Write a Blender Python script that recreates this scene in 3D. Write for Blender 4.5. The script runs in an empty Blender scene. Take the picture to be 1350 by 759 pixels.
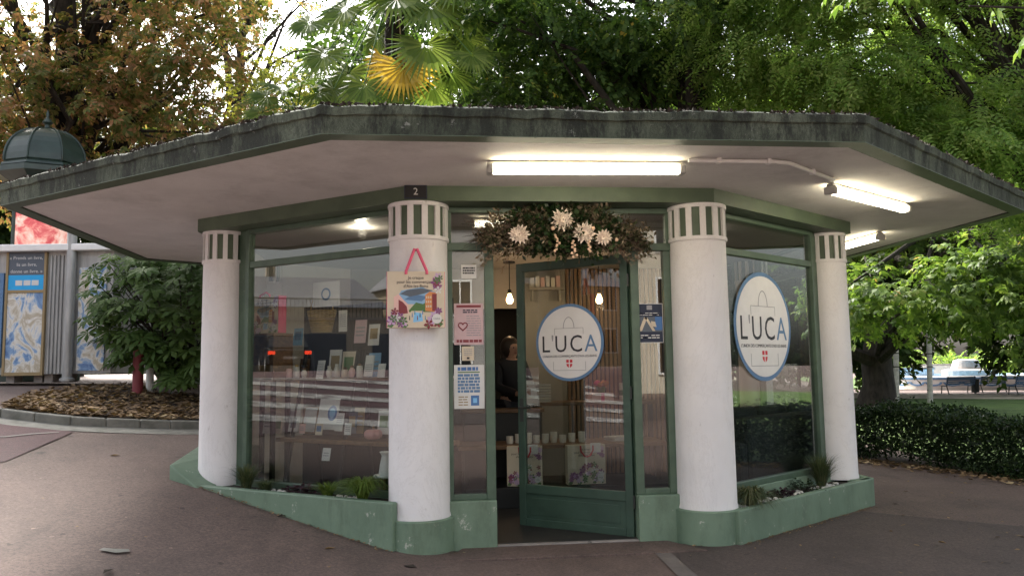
import bpy, bmesh, math, random
import numpy as np
from mathutils import Vector, Matrix
R_ = math.radians
S = bpy.context.scene
COL = S.collection
# ------------------------------------------------------------------ camera
FPX, PIT, ROL, YAW = 1071.63, .09737, -.01522, .10797
CAM = np.array([-1.078, -6.3228, 1.364])
_cp, _sp, _cy, _sy = math.cos(PIT), math.sin(PIT), math.cos(YAW), math.sin(YAW)
FW = np.array([_sy*_cp, _cy*_cp, _sp]); _rt = np.array([_cy, -_sy, 0.]); _up = np.cross(_rt, FW)
RT = _rt*math.cos(ROL)+_up*math.sin(ROL); UP = -_rt*math.sin(ROL)+_up*math.cos(ROL)
cd = bpy.data.cameras.new('camera'); cam = bpy.data.objects.new('camera', cd); COL.objects.link(cam)
cd.sensor_width = 36; cd.lens = 36*FPX/1350; cd.clip_end = 3000; cd.clip_start = .05
cam.matrix_world = Matrix([[RT[i], UP[i], -FW[i], CAM[i]] for i in range(3)]+[[0, 0, 0, 1]])
S.camera = cam
# ------------------------------------------------------------------ sky, sun, exposure
W = bpy.data.worlds.new('World'); S.world = W; W.use_nodes = True
SUN_EL, SUN_AZ = R_(46), R_(-28)          # azimuth from +Y towards +X
wn = W.node_tree.nodes; wl = W.node_tree.links
sky = wn.new('ShaderNodeTexSky'); sky.sky_type = 'NISHITA'; sky.sun_disc = False
sky.sun_elevation = SUN_EL; sky.sun_rotation = SUN_AZ; sky.dust_density = 6; sky.air_density = 1.2; sky.ozone_density = 1
hs = wn.new('ShaderNodeHueSaturation'); hs.inputs['Saturation'].default_value = .42
wl.new(sky.outputs[0], hs.inputs['Color']); wl.new(hs.outputs[0], wn['Background'].inputs[0])
wn['Background'].inputs[1].default_value = .13
sl = bpy.data.lights.new('sun', 'SUN'); sl.energy = 4.4; sl.angle = R_(14); sl.color = (1, .95, .87)
so = bpy.data.objects.new('sun', sl); COL.objects.link(so)
sd = Vector((math.sin(SUN_AZ)*math.cos(SUN_EL), math.cos(SUN_AZ)*math.cos(SUN_EL), math.sin(SUN_EL)))
so.rotation_euler = (-sd).to_track_quat('-Z', 'Y').to_euler()
S.view_settings.view_transform = 'Standard'; S.view_settings.look = 'None'
S.view_settings.exposure = 1.72; S.view_settings.gamma = 1
rng = np.random.default_rng(7); random.seed(5)

# ------------------------------------------------------------------ pixel rays and terrain
def ray(px, py): return FW+RT*(px-675)/FPX+UP*(379.5-py)/FPX
def P(px, py, d): return CAM+ray(px, py)*d
def onz(px, py, z):
    d = ray(px, py); return CAM+d*((z-CAM[2])/d[2])
def ony(px, py, y):
    d = ray(px, py); return CAM+d*((y-CAM[1])/d[1])
def onpl(px, py, p, n):
    d = ray(px, py); return CAM+d*((np.array(p)-CAM)@n/(d@n))
def H(x, y):
    q = -.85*(x+1.1)+.53*(y+.3)
    s = np.log1p(np.exp(np.clip(q*4, -40, 60)))/4
    k = np.minimum(s, 7.2)
    z = .165*k+.02*np.clip(s-7.2, 0, 60)
    d = np.clip(.6*x+.8*y-9, 0, 60)*np.clip((x+1)/4, 0, 1)
    return z-.012*d
def ong(px, py):
    d = ray(px, py); t = .5
    while t < 120:
        t += .02; p = CAM+d*t
        if p[2] < H(p[0], p[1]): break
    return p

# ------------------------------------------------------------------ materials
MATS = {}
def nodes(name):
    m = bpy.data.materials.new(name); m.use_nodes = True
    nt = m.node_tree; b = nt.nodes['Principled BSDF']
    MATS[name] = m
    return m, nt, b
def ramp(nt, src, stops):
    r = nt.nodes.new('ShaderNodeValToRGB'); e = r.color_ramp.elements
    while len(e) < len(stops): e.new(.5)
    for i, (p, c) in enumerate(stops):
        e[i].position = p; e[i].color = (*c, 1)
    nt.links.new(src, r.inputs[0]); return r.outputs[0]
def noise(nt, scale, detail=5, rough=.6, stretch=(1, 1, 1), dist=0):
    g = nt.nodes.new('ShaderNodeNewGeometry'); mp = nt.nodes.new('ShaderNodeMapping')
    mp.inputs['Scale'].default_value = stretch
    nt.links.new(g.outputs['Position'], mp.inputs[0])
    n = nt.nodes.new('ShaderNodeTexNoise'); n.inputs['Scale'].default_value = scale
    n.inputs['Detail'].default_value = detail; n.inputs['Roughness'].default_value = rough
    n.inputs['Distortion'].default_value = dist
    nt.links.new(mp.outputs[0], n.inputs[0]); return n.outputs[0]
def mix(nt, fac, a, b, mode='MIX'):
    m = nt.nodes.new('ShaderNodeMix'); m.data_type = 'RGBA'; m.blend_type = mode
    for k, v in ((0, fac), (6, a), (7, b)):
        if hasattr(v, 'default_value'): nt.links.new(v, m.inputs[k])
        elif isinstance(v, (int, float)): m.inputs[k].default_value = v
        else: m.inputs[k].default_value = (*v, 1)
    return m.outputs[2]
def bump(nt, b, src, strength, dist=.01):
    n = nt.nodes.new('ShaderNodeBump'); n.inputs['Strength'].default_value = strength
    n.inputs['Distance'].default_value = dist
    nt.links.new(src, n.inputs['Height']); nt.links.new(n.outputs[0], b.inputs['Normal'])
def pm(name, c1, c2=None, scale=6, rough=.6, bmp=0, bscale=60, metal=0, spots=None, stretch=(1, 1, 1), lo=.35, hi=.65, spec=.5):
    m, nt, b = nodes(name)
    b.inputs['Roughness'].default_value = rough; b.inputs['Metallic'].default_value = metal
    b.inputs['Specular IOR Level'].default_value = spec
    if c2 is None: c2 = tuple(v*.82 for v in c1)
    c = ramp(nt, noise(nt, scale, stretch=stretch), [(lo, c2), (hi, c1)])
    if spots:
        sc, th, colr = spots
        f = ramp(nt, noise(nt, sc, 6, .7), [(th, (0, 0, 0)), (th+.04, (1, 1, 1))])
        c = mix(nt, f, c, colr)
    nt.links.new(c, b.inputs['Base Color'])
    if bmp: bump(nt, b, noise(nt, bscale, 6, .7), bmp)
    return m
def flat(name, c, rough=.6, metal=0):
    return pm(name, c, tuple(v*.93 for v in c), 9, rough, metal=metal)
def emis(name, c, s):
    m, nt, b = nodes(name)
    b.inputs['Base Color'].default_value = (*c, 1); b.inputs['Emission Color'].default_value = (*c, 1)
    b.inputs['Emission Strength'].default_value = s; return m
def leafmat(name, stops, trans=.35, rough=.5, clump=1.2):
    m, nt, b = nodes(name)
    g = nt.nodes.new('ShaderNodeNewGeometry')
    mx = nt.nodes.new('ShaderNodeMath'); mx.operation = 'MULTIPLY_ADD'
    mx.inputs[1].default_value = .62
    nt.links.new(g.outputs['Random Per Island'], mx.inputs[0])
    s2 = nt.nodes.new('ShaderNodeMath'); s2.operation = 'MULTIPLY_ADD'; s2.inputs[1].default_value = 1.3; s2.inputs[2].default_value = -.46
    nt.links.new(noise(nt, clump, 3), s2.inputs[0]); nt.links.new(s2.outputs[0], mx.inputs[2])
    c = ramp(nt, mx.outputs[0], stops)
    nt.links.new(c, b.inputs['Base Color']); b.inputs['Roughness'].default_value = rough; b.inputs['Specular IOR Level'].default_value = .22
    t = nt.nodes.new('ShaderNodeBsdfTranslucent'); nt.links.new(mix(nt, 1, c, (1.5, 1.5, .8), 'MULTIPLY'), t.inputs[0])
    ms = nt.nodes.new('ShaderNodeMixShader'); ms.inputs[0].default_value = trans
    nt.links.new(b.outputs[0], ms.inputs[1]); nt.links.new(t.outputs[0], ms.inputs[2])
    nt.links.new(ms.outputs[0], nt.nodes['Material Output'].inputs[0]); return m
def glassmat(name, tint, f0=.06, rough=0.):
    m, nt, b = nodes(name); nt.nodes.remove(b)
    g = nt.nodes.new('ShaderNodeNewGeometry'); dp = nt.nodes.new('ShaderNodeVectorMath'); dp.operation = 'DOT_PRODUCT'
    nt.links.new(g.outputs['Incoming'], dp.inputs[0]); nt.links.new(g.outputs['Normal'], dp.inputs[1])
    def M(op, a, bb):
        k = nt.nodes.new('ShaderNodeMath'); k.operation = op
        for i, v in enumerate((a, bb)):
            if v is None: continue
            if hasattr(v, 'default_value'): nt.links.new(v, k.inputs[i])
            else: k.inputs[i].default_value = v
        return k.outputs[0]
    c = M('ABSOLUTE', dp.outputs['Value'], None); p = M('POWER', M('SUBTRACT', 1., c), 5.)
    f = M('ADD', M('MULTIPLY', p, 1-f0), f0)
    tr = nt.nodes.new('ShaderNodeBsdfTransparent'); tr.inputs[0].default_value = (*tint, 1)
    gl = nt.nodes.new('ShaderNodeBsdfGlossy'); gl.inputs['Roughness'].default_value = rough; gl.inputs[0].default_value = (1, 1, 1, 1)
    ms = nt.nodes.new('ShaderNodeMixShader'); nt.links.new(f, ms.inputs[0])
    nt.links.new(tr.outputs[0], ms.inputs[1]); nt.links.new(gl.outputs[0], ms.inputs[2])
    nt.links.new(ms.outputs[0], nt.nodes['Material Output'].inputs[0]); return m

# the building's materials
def plaster(name, c1, c2, dirt, dirt_scale=3.2, th=.6):
    m, nt, b = nodes(name)
    c = ramp(nt, noise(nt, 2.5, 6), [(.3, c2), (.7, c1)])
    f = ramp(nt, noise(nt, dirt_scale, 8, .75, (1, 1, .35)), [(th, (0, 0, 0)), (th+.17, (.6, .6, .6))])
    c = mix(nt, f, c, dirt)
    f = ramp(nt, noise(nt, 1.3, 12, .8, (1, 1, .6), 2), [(.494, (0, 0, 0)), (.5, (.45, .45, .45)), (.506, (0, 0, 0))])
    c = mix(nt, f, c, dirt)
    f = ramp(nt, noise(nt, 14, 6, .7, (1, 1, .5)), [(.66, (0, 0, 0)), (.7, (.5, .5, .5))])
    c = mix(nt, f, c, dirt)
    nt.links.new(c, b.inputs['Base Color']); b.inputs['Roughness'].default_value = .75
    bump(nt, b, noise(nt, 90, 5, .7), .25, .004); return m
plaster('white_plaster', (.75, .735, .735), (.67, .655, .655), (.37, .35, .33), th=.62)
plaster('soffit_plaster', (.67, .65, .635), (.57, .553, .54), (.38, .365, .35), 1.1, .52)
def greenpaint():
    m, nt, b = nodes('green_paint')
    c = ramp(nt, noise(nt, 3, 6), [(.3, (.125, .19, .132)), (.7, (.175, .255, .18))])
    f = ramp(nt, noise(nt, 7, 9, .8), [(.615, (0, 0, 0)), (.63, (1, 1, 1))])
    c = mix(nt, f, c, (.42, .44, .38))
    f = ramp(nt, noise(nt, 4.2, 9, .75, (1, 1, .4)), [(.5, (0, 0, 0)), (.72, (.8, .8, .8))])
    c = mix(nt, f, c, (.085, .125, .082))
    nt.links.new(c, b.inputs['Base Color']); b.inputs['Roughness'].default_value = .55
    bump(nt, b, noise(nt, 30, 7, .7), .3, .006); return m
greenpaint()
pm('green_beam', (.085, .12, .074), (.06, .09, .055), 4, .5, .15, 40)
pm('green_frame', (.08, .13, .088), (.055, .092, .062), 5, .4, .12, 60, spots=(14, .68, (.2, .22, .17)))
pm('green_door', (.045, .085, .062), (.032, .062, .045), 5, .42, .15, 50, spots=(16, .68, (.22, .26, .2)))
def fasciamat():
    m, nt, b = nodes('mossy_fascia')
    c = ramp(nt, noise(nt, 1.7, 8, .7), [(.3, (.04, .05, .035)), (.52, (.085, .103, .07)), (.72, (.15, .172, .125))])
    f = ramp(nt, noise(nt, 5, 10, .8, (1, 1, .3)), [(.44, (0, 0, 0)), (.56, (.92, .92, .92))])
    c = mix(nt, f, c, (.016, .02, .014))
    f = ramp(nt, noise(nt, 9, 10, .85), [(.6, (0, 0, 0)), (.64, (1, 1, 1))])
    c = mix(nt, f, c, (.24, .25, .22))
    f = ramp(nt, noise(nt, 3.1, 12, .9, (1, 1, .5), 2.5), [(.485, (0, 0, 0)), (.5, (1, 1, 1)), (.515, (0, 0, 0))])
    c = mix(nt, f, c, (.008, .009, .007))
    nt.links.new(c, b.inputs['Base Color']); b.inputs['Roughness'].default_value = .9
    bump(nt, b, noise(nt, 16, 10, .8), .8, .02); return m
fasciamat()
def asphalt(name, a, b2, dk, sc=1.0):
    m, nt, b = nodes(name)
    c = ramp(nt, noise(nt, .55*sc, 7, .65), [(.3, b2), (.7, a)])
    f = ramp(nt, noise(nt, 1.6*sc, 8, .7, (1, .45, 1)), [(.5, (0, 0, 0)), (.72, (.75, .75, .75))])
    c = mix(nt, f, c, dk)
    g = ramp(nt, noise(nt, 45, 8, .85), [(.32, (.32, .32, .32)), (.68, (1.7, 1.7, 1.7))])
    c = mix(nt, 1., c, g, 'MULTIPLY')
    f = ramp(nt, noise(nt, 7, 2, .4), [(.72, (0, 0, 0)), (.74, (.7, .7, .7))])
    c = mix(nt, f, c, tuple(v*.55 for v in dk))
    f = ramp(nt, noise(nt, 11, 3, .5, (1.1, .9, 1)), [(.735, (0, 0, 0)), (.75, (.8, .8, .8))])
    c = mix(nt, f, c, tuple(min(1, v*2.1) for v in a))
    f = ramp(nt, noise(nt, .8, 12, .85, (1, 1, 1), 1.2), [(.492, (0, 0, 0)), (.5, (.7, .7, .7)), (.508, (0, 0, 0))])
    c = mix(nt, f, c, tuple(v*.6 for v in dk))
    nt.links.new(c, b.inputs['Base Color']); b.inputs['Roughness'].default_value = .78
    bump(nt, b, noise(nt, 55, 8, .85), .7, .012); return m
asphalt('mauve_asphalt', (.152, .103, .088), (.096, .066, .057), (.05, .036, .031))
asphalt('red_asphalt', (.085, .034, .038), (.06, .026, .029), (.04, .02, .022))
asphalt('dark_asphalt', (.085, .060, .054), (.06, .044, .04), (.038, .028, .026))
pm('concrete', (.30, .27, .25), (.19, .17, .16), 4, .85, .4, 60, spots=(9, .62, (.12, .11, .10)))
pm('pale_concrete', (.42, .38, .355), (.30, .27, .255), 3, .85, .3, 70)
pm('worn_strip', (.155, .13, .118), (.10, .084, .077), 5, .85, .4, 50)
pm('stone_kerb', (.23, .225, .20), (.14, .14, .12), 7, .85, .5, 45)
pm('grass_lawn', (.10, .17, .035), (.055, .10, .02), .8, .9, .8, 90)
pm('sand_path', (.62, .55, .43), (.52, .46, .36), 2, .9, .3, 80)
pm('soil', (.05, .036, .026), (.028, .02, .015), 8, .95, .9, 60)
pm('bark', (.042, .033, .025), (.012, .009, .007), 9, .95, 1., 16, stretch=(1, 1, .3))
pm('pale_bark', (.55, .53, .47), (.36, .34, .30), 5, .85, .4, 30, stretch=(1, 1, 2))
pm('dark_steel', (.03, .035, .033), rough=.4, scale=6)
pm('kiosk_green', (.028, .05, .04), (.018, .032, .026), 4, .3, .15, 40)
pm('grey_metal', (.42, .42, .41), (.27, .27, .265), 3.5, .45, .2, 30, metal=.3, stretch=(3, 3, .5))
pm('wood', (.22, .12, .055), (.12, .062, .03), 6, .5, .2, 40, stretch=(.4, 6, 6))
pm('slat_wood', (.30, .17, .085), (.19, .105, .05), 5, .5, .1, 50, stretch=(5, 5, .5))
pm('slat_backing', (.02, .016, .013))
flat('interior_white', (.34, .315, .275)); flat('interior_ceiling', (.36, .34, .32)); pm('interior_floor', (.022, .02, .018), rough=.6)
flat('black', (.012, .012, .013), .5); flat('room_shade', (.02, .018, .017), .9)
flat('white_plastic', (.8, .8, .78), .35); flat('grey_plastic', (.36, .36, .35), .4); flat('paper', (.66, .655, .64)); flat('cream_paper', (.62, .535, .41))
flat('pink', (.72, .10, .20)); flat('blue', (.06, .16, .38)); flat('navy', (.014, .022, .05)); flat('red', (.55, .02, .04)); flat('light_blue', (.22, .5, .78))
flat('ink', (.025, .025, .035)); flat('grey_ink', (.3, .3, .32)); flat('purple', (.24, .08, .22)); flat('lilac', (.55, .38, .58)); flat('orange', (.62, .24, .08))
flat('leaf_green', (.08, .17, .05)); flat('sky_print', (.24, .42, .62)); flat('cyan', (.02, .38, .78)); flat('slate', (.10, .12, .15)); flat('ochre', (.30, .22, .11))
flat('blush', (.75, .48, .44)); flat('teal', (.05, .25, .35)); flat('maroon', (.22, .035, .045)); flat('rose_print', (.56, .40, .43))
flat('ceramic', (.7, .66, .58), .3); flat('pink_ceramic', (.62, .30, .30), .35); flat('wicker', (.5, .34, .12)); flat('sofa_fabric', (.035, .04, .045), .9)
flat('steel_blue', (.1, .2, .36)); flat('sign_white', (.68, .67, .67), .35)
pm('petal', (.84, .77, .69), (.75, .63, .56), 30, .6); flat('berry', (.72, .50, .36), .4); flat('skin', (.45, .26, .18), .5); flat('hair', (.03, .018, .012), .5)
flat('black_cloth', (.012, .012, .015), .85); flat('denim', (.02, .024, .035), .85)
flat('house_cream', (.48, .43, .35)); flat('house_ochre', (.42, .33, .22)); flat('house_grey', (.27, .26, .25)); flat('roof_tile', (.26, .12, .08)); flat('roof_slate', (.14, .14, .16))
pm('car_paint', (.02, .021, .024), rough=.2); flat('tyre', (.015, .015, .015), .8); flat('car_glass', (.012, .014, .016), .08); emis('tail_light', (1, .06, .02), 1.6)
pm('stripe_paint', (.36, .34, .33), (.13, .11, .105), 4, .8, lo=.38, hi=.55); flat('pebble', (.72, .69, .63), .5)
emis('tube_light', (1, .9, .66), 6.5); emis('bulb_glow', (1, .6, .25), 12); emis('led', (1, .9, .75), 14); emis('ad_light', (1., 1., 1.), 1)
glassmat('window_glass', (.82, .85, .84), .075); glassmat('clear_glass', (.93, .95, .94), .05)
def artmat(name, stops, sc=5, seed=0, dist=1.5, glow=0):
    m, nt, b = nodes(name)
    n = noise(nt, sc, 6, .65, (1, 1, .8), dist); c = ramp(nt, n, stops)
    nt.links.new(c, b.inputs['Base Color']); b.inputs['Roughness'].default_value = .35
    if glow: nt.links.new(c, b.inputs['Emission Color']); b.inputs['Emission Strength'].default_value = glow
    return m
artmat('blue_art', [(.28, (.03, .09, .28)), (.42, (.20, .34, .55)), (.5, (.7, .68, .62)), (.6, (.42, .36, .26)), (.72, (.75, .73, .69))], 3.2)
artmat('red_ad', [(.3, (.4, .04, .05)), (.45, (.55, .10, .10)), (.54, (.7, .35, .28)), (.66, (.75, .62, .55))], 2.4, glow=.25)
# foliage
leafmat('autumn_leaves', [(0, (.06, .09, .03)), (.38, (.13, .16, .055)), (.55, (.22, .19, .08)), (.7, (.33, .18, .105)), (.88, (.42, .25, .16)), (1, (.5, .36, .25))], .5)
leafmat('thin_leaves', [(0, (.03, .055, .03)), (.5, (.055, .09, .045)), (1, (.10, .14, .06))], .4)
leafmat('yellow_leaves', [(0, (.10, .13, .02)), (.5, (.22, .24, .05)), (1, (.36, .33, .10))], .45)
leafmat('dark_leaves', [(0, (.018, .042, .013)), (.45, (.045, .09, .024)), (.75, (.09, .155, .038)), (.93, (.13, .18, .04)), (1, (.36, .27, .05))], .4)
leafmat('bright_leaves', [(0, (.06, .12, .03)), (.35, (.14, .24, .055)), (.7, (.23, .32, .10)), (1, (.36, .42, .17))], .52)
leafmat('chestnut_leaves', [(0, (.035, .07, .018)), (.45, (.085, .15, .034)), (.75, (.17, .25, .06)), (.94, (.24, .27, .10)), (1, (.36, .25, .1))], .38)
leafmat('hedge_leaves', [(0, (.008, .018, .008)), (.6, (.02, .042, .014)), (1, (.05, .085, .025))], .2, .35)
leafmat('far_leaves', [(0, (.016, .036, .012)), (.5, (.04, .075, .02)), (1, (.10, .15, .04))], .35, clump=.5)
leafmat('fatsia_leaf', [(0, (.022, .052, .012)), (.5, (.048, .092, .02)), (1, (.10, .145, .032))], .25, .62)
leafmat('palm_leaf', [(0, (.055, .10, .022)), (.5, (.11, .17, .04)), (1, (.22, .28, .08))], .45, .5)
leafmat('palm_yellow', [(0, (.35, .22, .03)), (.5, (.50, .33, .05)), (1, (.58, .42, .12))], .4, .45)
leafmat('litter', [(0, (.07, .045, .03)), (.4, (.16, .105, .06)), (.75, (.30, .20, .11)), (1, (.5, .4, .24))], .1, .8, 3)
leafmat('grass_blades', [(0, (.035, .075, .012)), (.5, (.085, .15, .025)), (1, (.22, .27, .07))], .3, .5)
leafmat('dusky_blades', [(0, (.03, .05, .022)), (.6, (.07, .095, .045)), (1, (.16, .15, .08))], .3, .5)
leafmat('purple_leaves', [(0, (.022, .012, .018)), (.6, (.05, .022, .035)), (1, (.11, .05, .06))], .2, .5)
leafmat('plume', [(0, (.10, .075, .06)), (.5, (.19, .13, .115)), (1, (.32, .25, .2))], .3, .8, 5)
leafmat('dried_sprigs', [(0, (.03, .026, .015)), (.3, (.05, .065, .03)), (.5, (.12, .092, .062)), (.75, (.21, .165, .12)), (1, (.38, .32, .24))], .2, .7, 5)

# ------------------------------------------------------------------ object helpers
def put(o, name, mat, parent, smooth):
    if mat: o.data.materials.append(MATS[mat])
    COL.objects.link(o)
    if parent is not None: o.parent = parent
    if smooth:
        for p in o.data.polygons: p.use_smooth = True
    return o
def tag(o, label=None, cat=None, group=None, kind=None):
    if label: o['label'] = label
    if cat: o['category'] = cat
    if group: o['group'] = group
    if kind: o['kind'] = kind
    return o
def thing(name, label, cat, loc=(0, 0, 0), rz=0, group=None):
    o = bpy.data.objects.new(name, None); COL.objects.link(o)
    o.empty_display_size = .1
    o.location = loc; o.rotation_euler = (0, 0, rz)
    return tag(o, label, cat, group)
def copy_tree(o, parent=None):
    c = o.copy(); COL.objects.link(c)
    if parent is not None: c.parent = parent
    for ch in [x for x in bpy.data.objects if x.parent == o]: copy_tree(ch, c)
    return c
class MB:
    def __init__(s): s.v = []; s.f = []
    def add(s, vs, fs):
        k = len(s.v); s.v += [tuple(map(float, v)) for v in vs]; s.f += [tuple(i+k for i in f) for f in fs]; return s
    def box(s, x0, x1, y0, y1, z0, z1):
        return s.add([(x, y, z) for z in (z0, z1) for x, y in ((x0, y0), (x1, y0), (x1, y1), (x0, y1))],
                     [(3, 2, 1, 0), (4, 5, 6, 7), (0, 1, 5, 4), (1, 2, 6, 5), (2, 3, 7, 6), (3, 0, 4, 7)])
    def prism(s, poly, z0, z1):
        n = len(poly)
        if sum(poly[i][0]*poly[(i+1) % n][1]-poly[(i+1) % n][0]*poly[i][1] for i in range(n)) < 0: poly = poly[::-1]
        return s.add([(x, y, z0) for x, y in poly]+[(x, y, z1) for x, y in poly],
                     [tuple(range(n))[::-1], tuple(range(n, 2*n))]+[(i, (i+1) % n, (i+1) % n+n, i+n) for i in range(n)])
    def plate(s, poly, y0, y1):            # polygon in XZ, thickness along Y (y0 is the front, smaller)
        n = len(poly)
        if sum(poly[i][0]*poly[(i+1) % n][1]-poly[(i+1) % n][0]*poly[i][1] for i in range(n)) < 0: poly = poly[::-1]
        return s.add([(x, y0, z) for x, z in poly]+[(x, y1, z) for x, z in poly],
                     [tuple(range(n)), tuple(range(n, 2*n))[::-1]]+[((i+1) % n, i, i+n, (i+1) % n+n) for i in range(n)])
    def tube(s, pts, rs, n=8, cap=True):
        pts = [np.array(p, float) for p in pts]
        if not hasattr(rs, '__len__'): rs = [rs]*len(pts)
        k = len(s.v); ref = None
        for i, p in enumerate(pts):
            d = pts[min(i+1, len(pts)-1)]-pts[max(i-1, 0)]; d = d/(np.linalg.norm(d)+1e-9)
            if ref is None: ref = np.array([1., 0, 0]) if abs(d[0]) < .8 else np.array([0, 1., 0])
            a = ref-d*(ref@d); a /= np.linalg.norm(a)+1e-9; b = np.cross(d, a); ref = a
            for j in range(n):
                t = 2*math.pi*j/n; s.v.append(tuple(p+rs[i]*(a*math.cos(t)+b*math.sin(t))))
        for i in range(len(pts)-1):
            for j in range(n):
                s.f.append((k+i*n+j, k+i*n+(j+1) % n, k+(i+1)*n+(j+1) % n, k+(i+1)*n+j))
        if cap:
            s.f.append(tuple(k+j for j in range(n))[::-1]); s.f.append(tuple(k+(len(pts)-1)*n+j for j in range(n)))
        return s
    def lathe(s, prof, n=24, c=(0, 0, 0), a0=0, a1=2*math.pi):
        k = len(s.v); full = a1-a0 > 6.28; m = n if full else n+1
        for r, z in prof:
            for j in range(m):
                t = a0+(a1-a0)*j/n; s.v.append((c[0]+r*math.cos(t), c[1]+r*math.sin(t), c[2]+z))
        for i in range(len(prof)-1):
            for j in range(n):
                s.f.append((k+i*m+j, k+i*m+(j+1) % m, k+(i+1)*m+(j+1) % m, k+(i+1)*m+j))
        return s
    def ball(s, c, r, n=10, sc=(1, 1, 1)):
        k = len(s.v); m = max(5, n//2+1)
        for i in range(m):
            a = math.pi*i/(m-1)
            for j in range(n):
                t = 2*math.pi*j/n
                s.v.append((c[0]+r*sc[0]*math.sin(a)*math.cos(t), c[1]+r*sc[1]*math.sin(a)*math.sin(t), c[2]+r*sc[2]*math.cos(a)))
        for i in range(m-1):
            for j in range(n): s.f.append((k+(i+1)*n+j, k+(i+1)*n+(j+1) % n, k+i*n+(j+1) % n, k+i*n+j))
        return s
    def mesh(s, name):
        me = bpy.data.meshes.new(name); me.from_pydata(s.v, [], s.f); me.validate(); me.update(); return me
    def build(s, name, mat, parent=None, smooth=False, bevel=0, loc=None, rot=None, kind=None):
        o = bpy.data.objects.new(name, s.mesh(name)); put(o, name, mat, parent, smooth)
        if loc is not None: o.location = loc
        if rot is not None: o.rotation_euler = rot
        if bevel:
            b = o.modifiers.new('bevel', 'BEVEL'); b.width = bevel; b.segments = 2; b.limit_method = 'ANGLE'
        if smooth:
            try: o.data.set_sharp_from_angle(angle=R_(40))
            except Exception: pass
        if kind: o['kind'] = kind
        return o
def shared(name, me, parent, loc=(0, 0, 0), rot=(0, 0, 0), scale=None):
    o = bpy.data.objects.new(name, me); COL.objects.link(o); o.parent = parent
    o.location = loc; o.rotation_euler = rot
    if scale is not None: o.scale = scale
    return o
def struct(o): o['kind'] = 'structure'; return o
def np_mesh(name, V, mat, k=4):
    """V (n,k,3): n separate faces"""
    n = len(V); me = bpy.data.meshes.new(name)
    me.vertices.add(n*k); me.vertices.foreach_set('co', V.reshape(-1).astype(np.float32))
    me.loops.add(n*k); me.loops.foreach_set('vertex_index', np.arange(n*k, dtype=np.int32))
    me.polygons.add(n); me.polygons.foreach_set('loop_start', np.arange(0, n*k, k, dtype=np.int32))
    me.polygons.foreach_set('loop_total', np.full(n, k, dtype=np.int32))
    me.update(calc_edges=True); me.materials.append(MATS[mat]); return me
def np_obj(name, V, mat, parent=None, kind='stuff', k=4):
    o = bpy.data.objects.new(name, np_mesh(name, V, mat, k)); COL.objects.link(o)
    if parent is not None: o.parent = parent
    if kind: o['kind'] = kind
    return o
def text(s, size, mat, parent, loc, rz=0, name='lettering', align='CENTER', sx=1, thin=0):
    cu = bpy.data.curves.new('t', 'FONT'); cu.body = s; cu.size = size; cu.align_x = align; cu.align_y = 'CENTER'
    cu.extrude = .0006; cu.offset = thin; cu.resolution_u = 3
    t = bpy.data.objects.new('t', cu); COL.objects.link(t); bpy.context.view_layer.update()
    me = bpy.data.meshes.new_from_object(t.evaluated_get(bpy.context.evaluated_depsgraph_get()))
    bpy.data.objects.remove(t); bpy.data.curves.remove(cu)
    me.transform(Matrix.Rotation(R_(90), 4, 'X')@Matrix.Diagonal((sx, 1, 1, 1)))
    me.name = name; me.materials.clear(); o = bpy.data.objects.new(name, me); o.location = loc; o.rotation_euler = (0, 0, rz)
    if size < .1 and len(s) > 1: o['kind'] = 'stuff'
    return put(o, name, mat, parent, False)
def offset_poly(poly, d):
    n = len(poly); out = []
    for i in range(n):
        p0, p1, p2 = [np.array(poly[j % n], float) for j in (i-1, i, i+1)]
        def line(a, b):
            t = (b-a)/np.linalg.norm(b-a); nn = np.array([t[1], -t[0]]); return a+nn*d, t
        a, t1 = line(p0, p1); b, t2 = line(p1, p2)
        k = np.linalg.solve(np.array([t1, -t2]).T, b-a); out.append(tuple(a+t1*k[0]))
    return out
def ellipse(cx, cz, rx, rz, n=48, a0=0, a1=2*math.pi): return [(cx+rx*math.cos(a0+(a1-a0)*i/n), cz+rz*math.sin(a0+(a1-a0)*i/n)) for i in range(n)]
# ------------------------------------------------------------------ the building's plan
pA, pB, pC, pD = (-2.898, 1.338), (-1.122, 0.), (1.122, 0.), (2.898, 1.338)
pE, pF, pG, pH = (2.898, 3.19), (1.122, 4.52), (-1.122, 4.52), (-2.898, 3.19)
OCT = [pB, pC, pD, pE, pF, pG, pH, pA]
FLOOR = .03
# ------------------------------------------------------------------ ground
def inside(x, y, poly):
    r = np.ones_like(x, bool)
    for i in range(len(poly)):
        a, b = poly[i], poly[(i+1) % len(poly)]
        r &= ((b[0]-a[0])*(y-a[1])-(b[1]-a[1])*(x-a[0])) > 0
    return r
fx = np.concatenate([[-700, -350, -180, -100, -70], np.arange(-60, -10, 1.), np.arange(-10, 8, .12), np.arange(8, 60, 1.), [70, 100, 180, 350, 700]])
fy = np.concatenate([[-700, -350, -180, -100], np.arange(-60, -9, 1.), np.arange(-9, 10, .12), np.arange(10, 80, 1.), [100, 180, 350, 700]])
gx, gy = np.meshgrid(fx, fy, indexing='ij'); gz = H(gx, gy)
gz = gz+.006*np.sin(gx*2.3+gy*1.1)*np.cos(gy*1.7-gx*.6)*np.exp(-(gx**2+gy**2)/200)
gz[inside(gx, gy, offset_poly(OCT, .02))] = -.3
me = bpy.data.meshes.new('ground'); ni, nj = gx.shape
vv = np.stack([gx, gy, gz], -1).reshape(-1, 3); idx = np.arange(ni*nj).reshape(ni, nj)
qq = np.stack([idx[:-1, :-1], idx[1:, :-1], idx[1:, 1:], idx[:-1, 1:]], -1).reshape(-1, 4)
me.from_pydata(vv.tolist(), [], qq.tolist())
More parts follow.
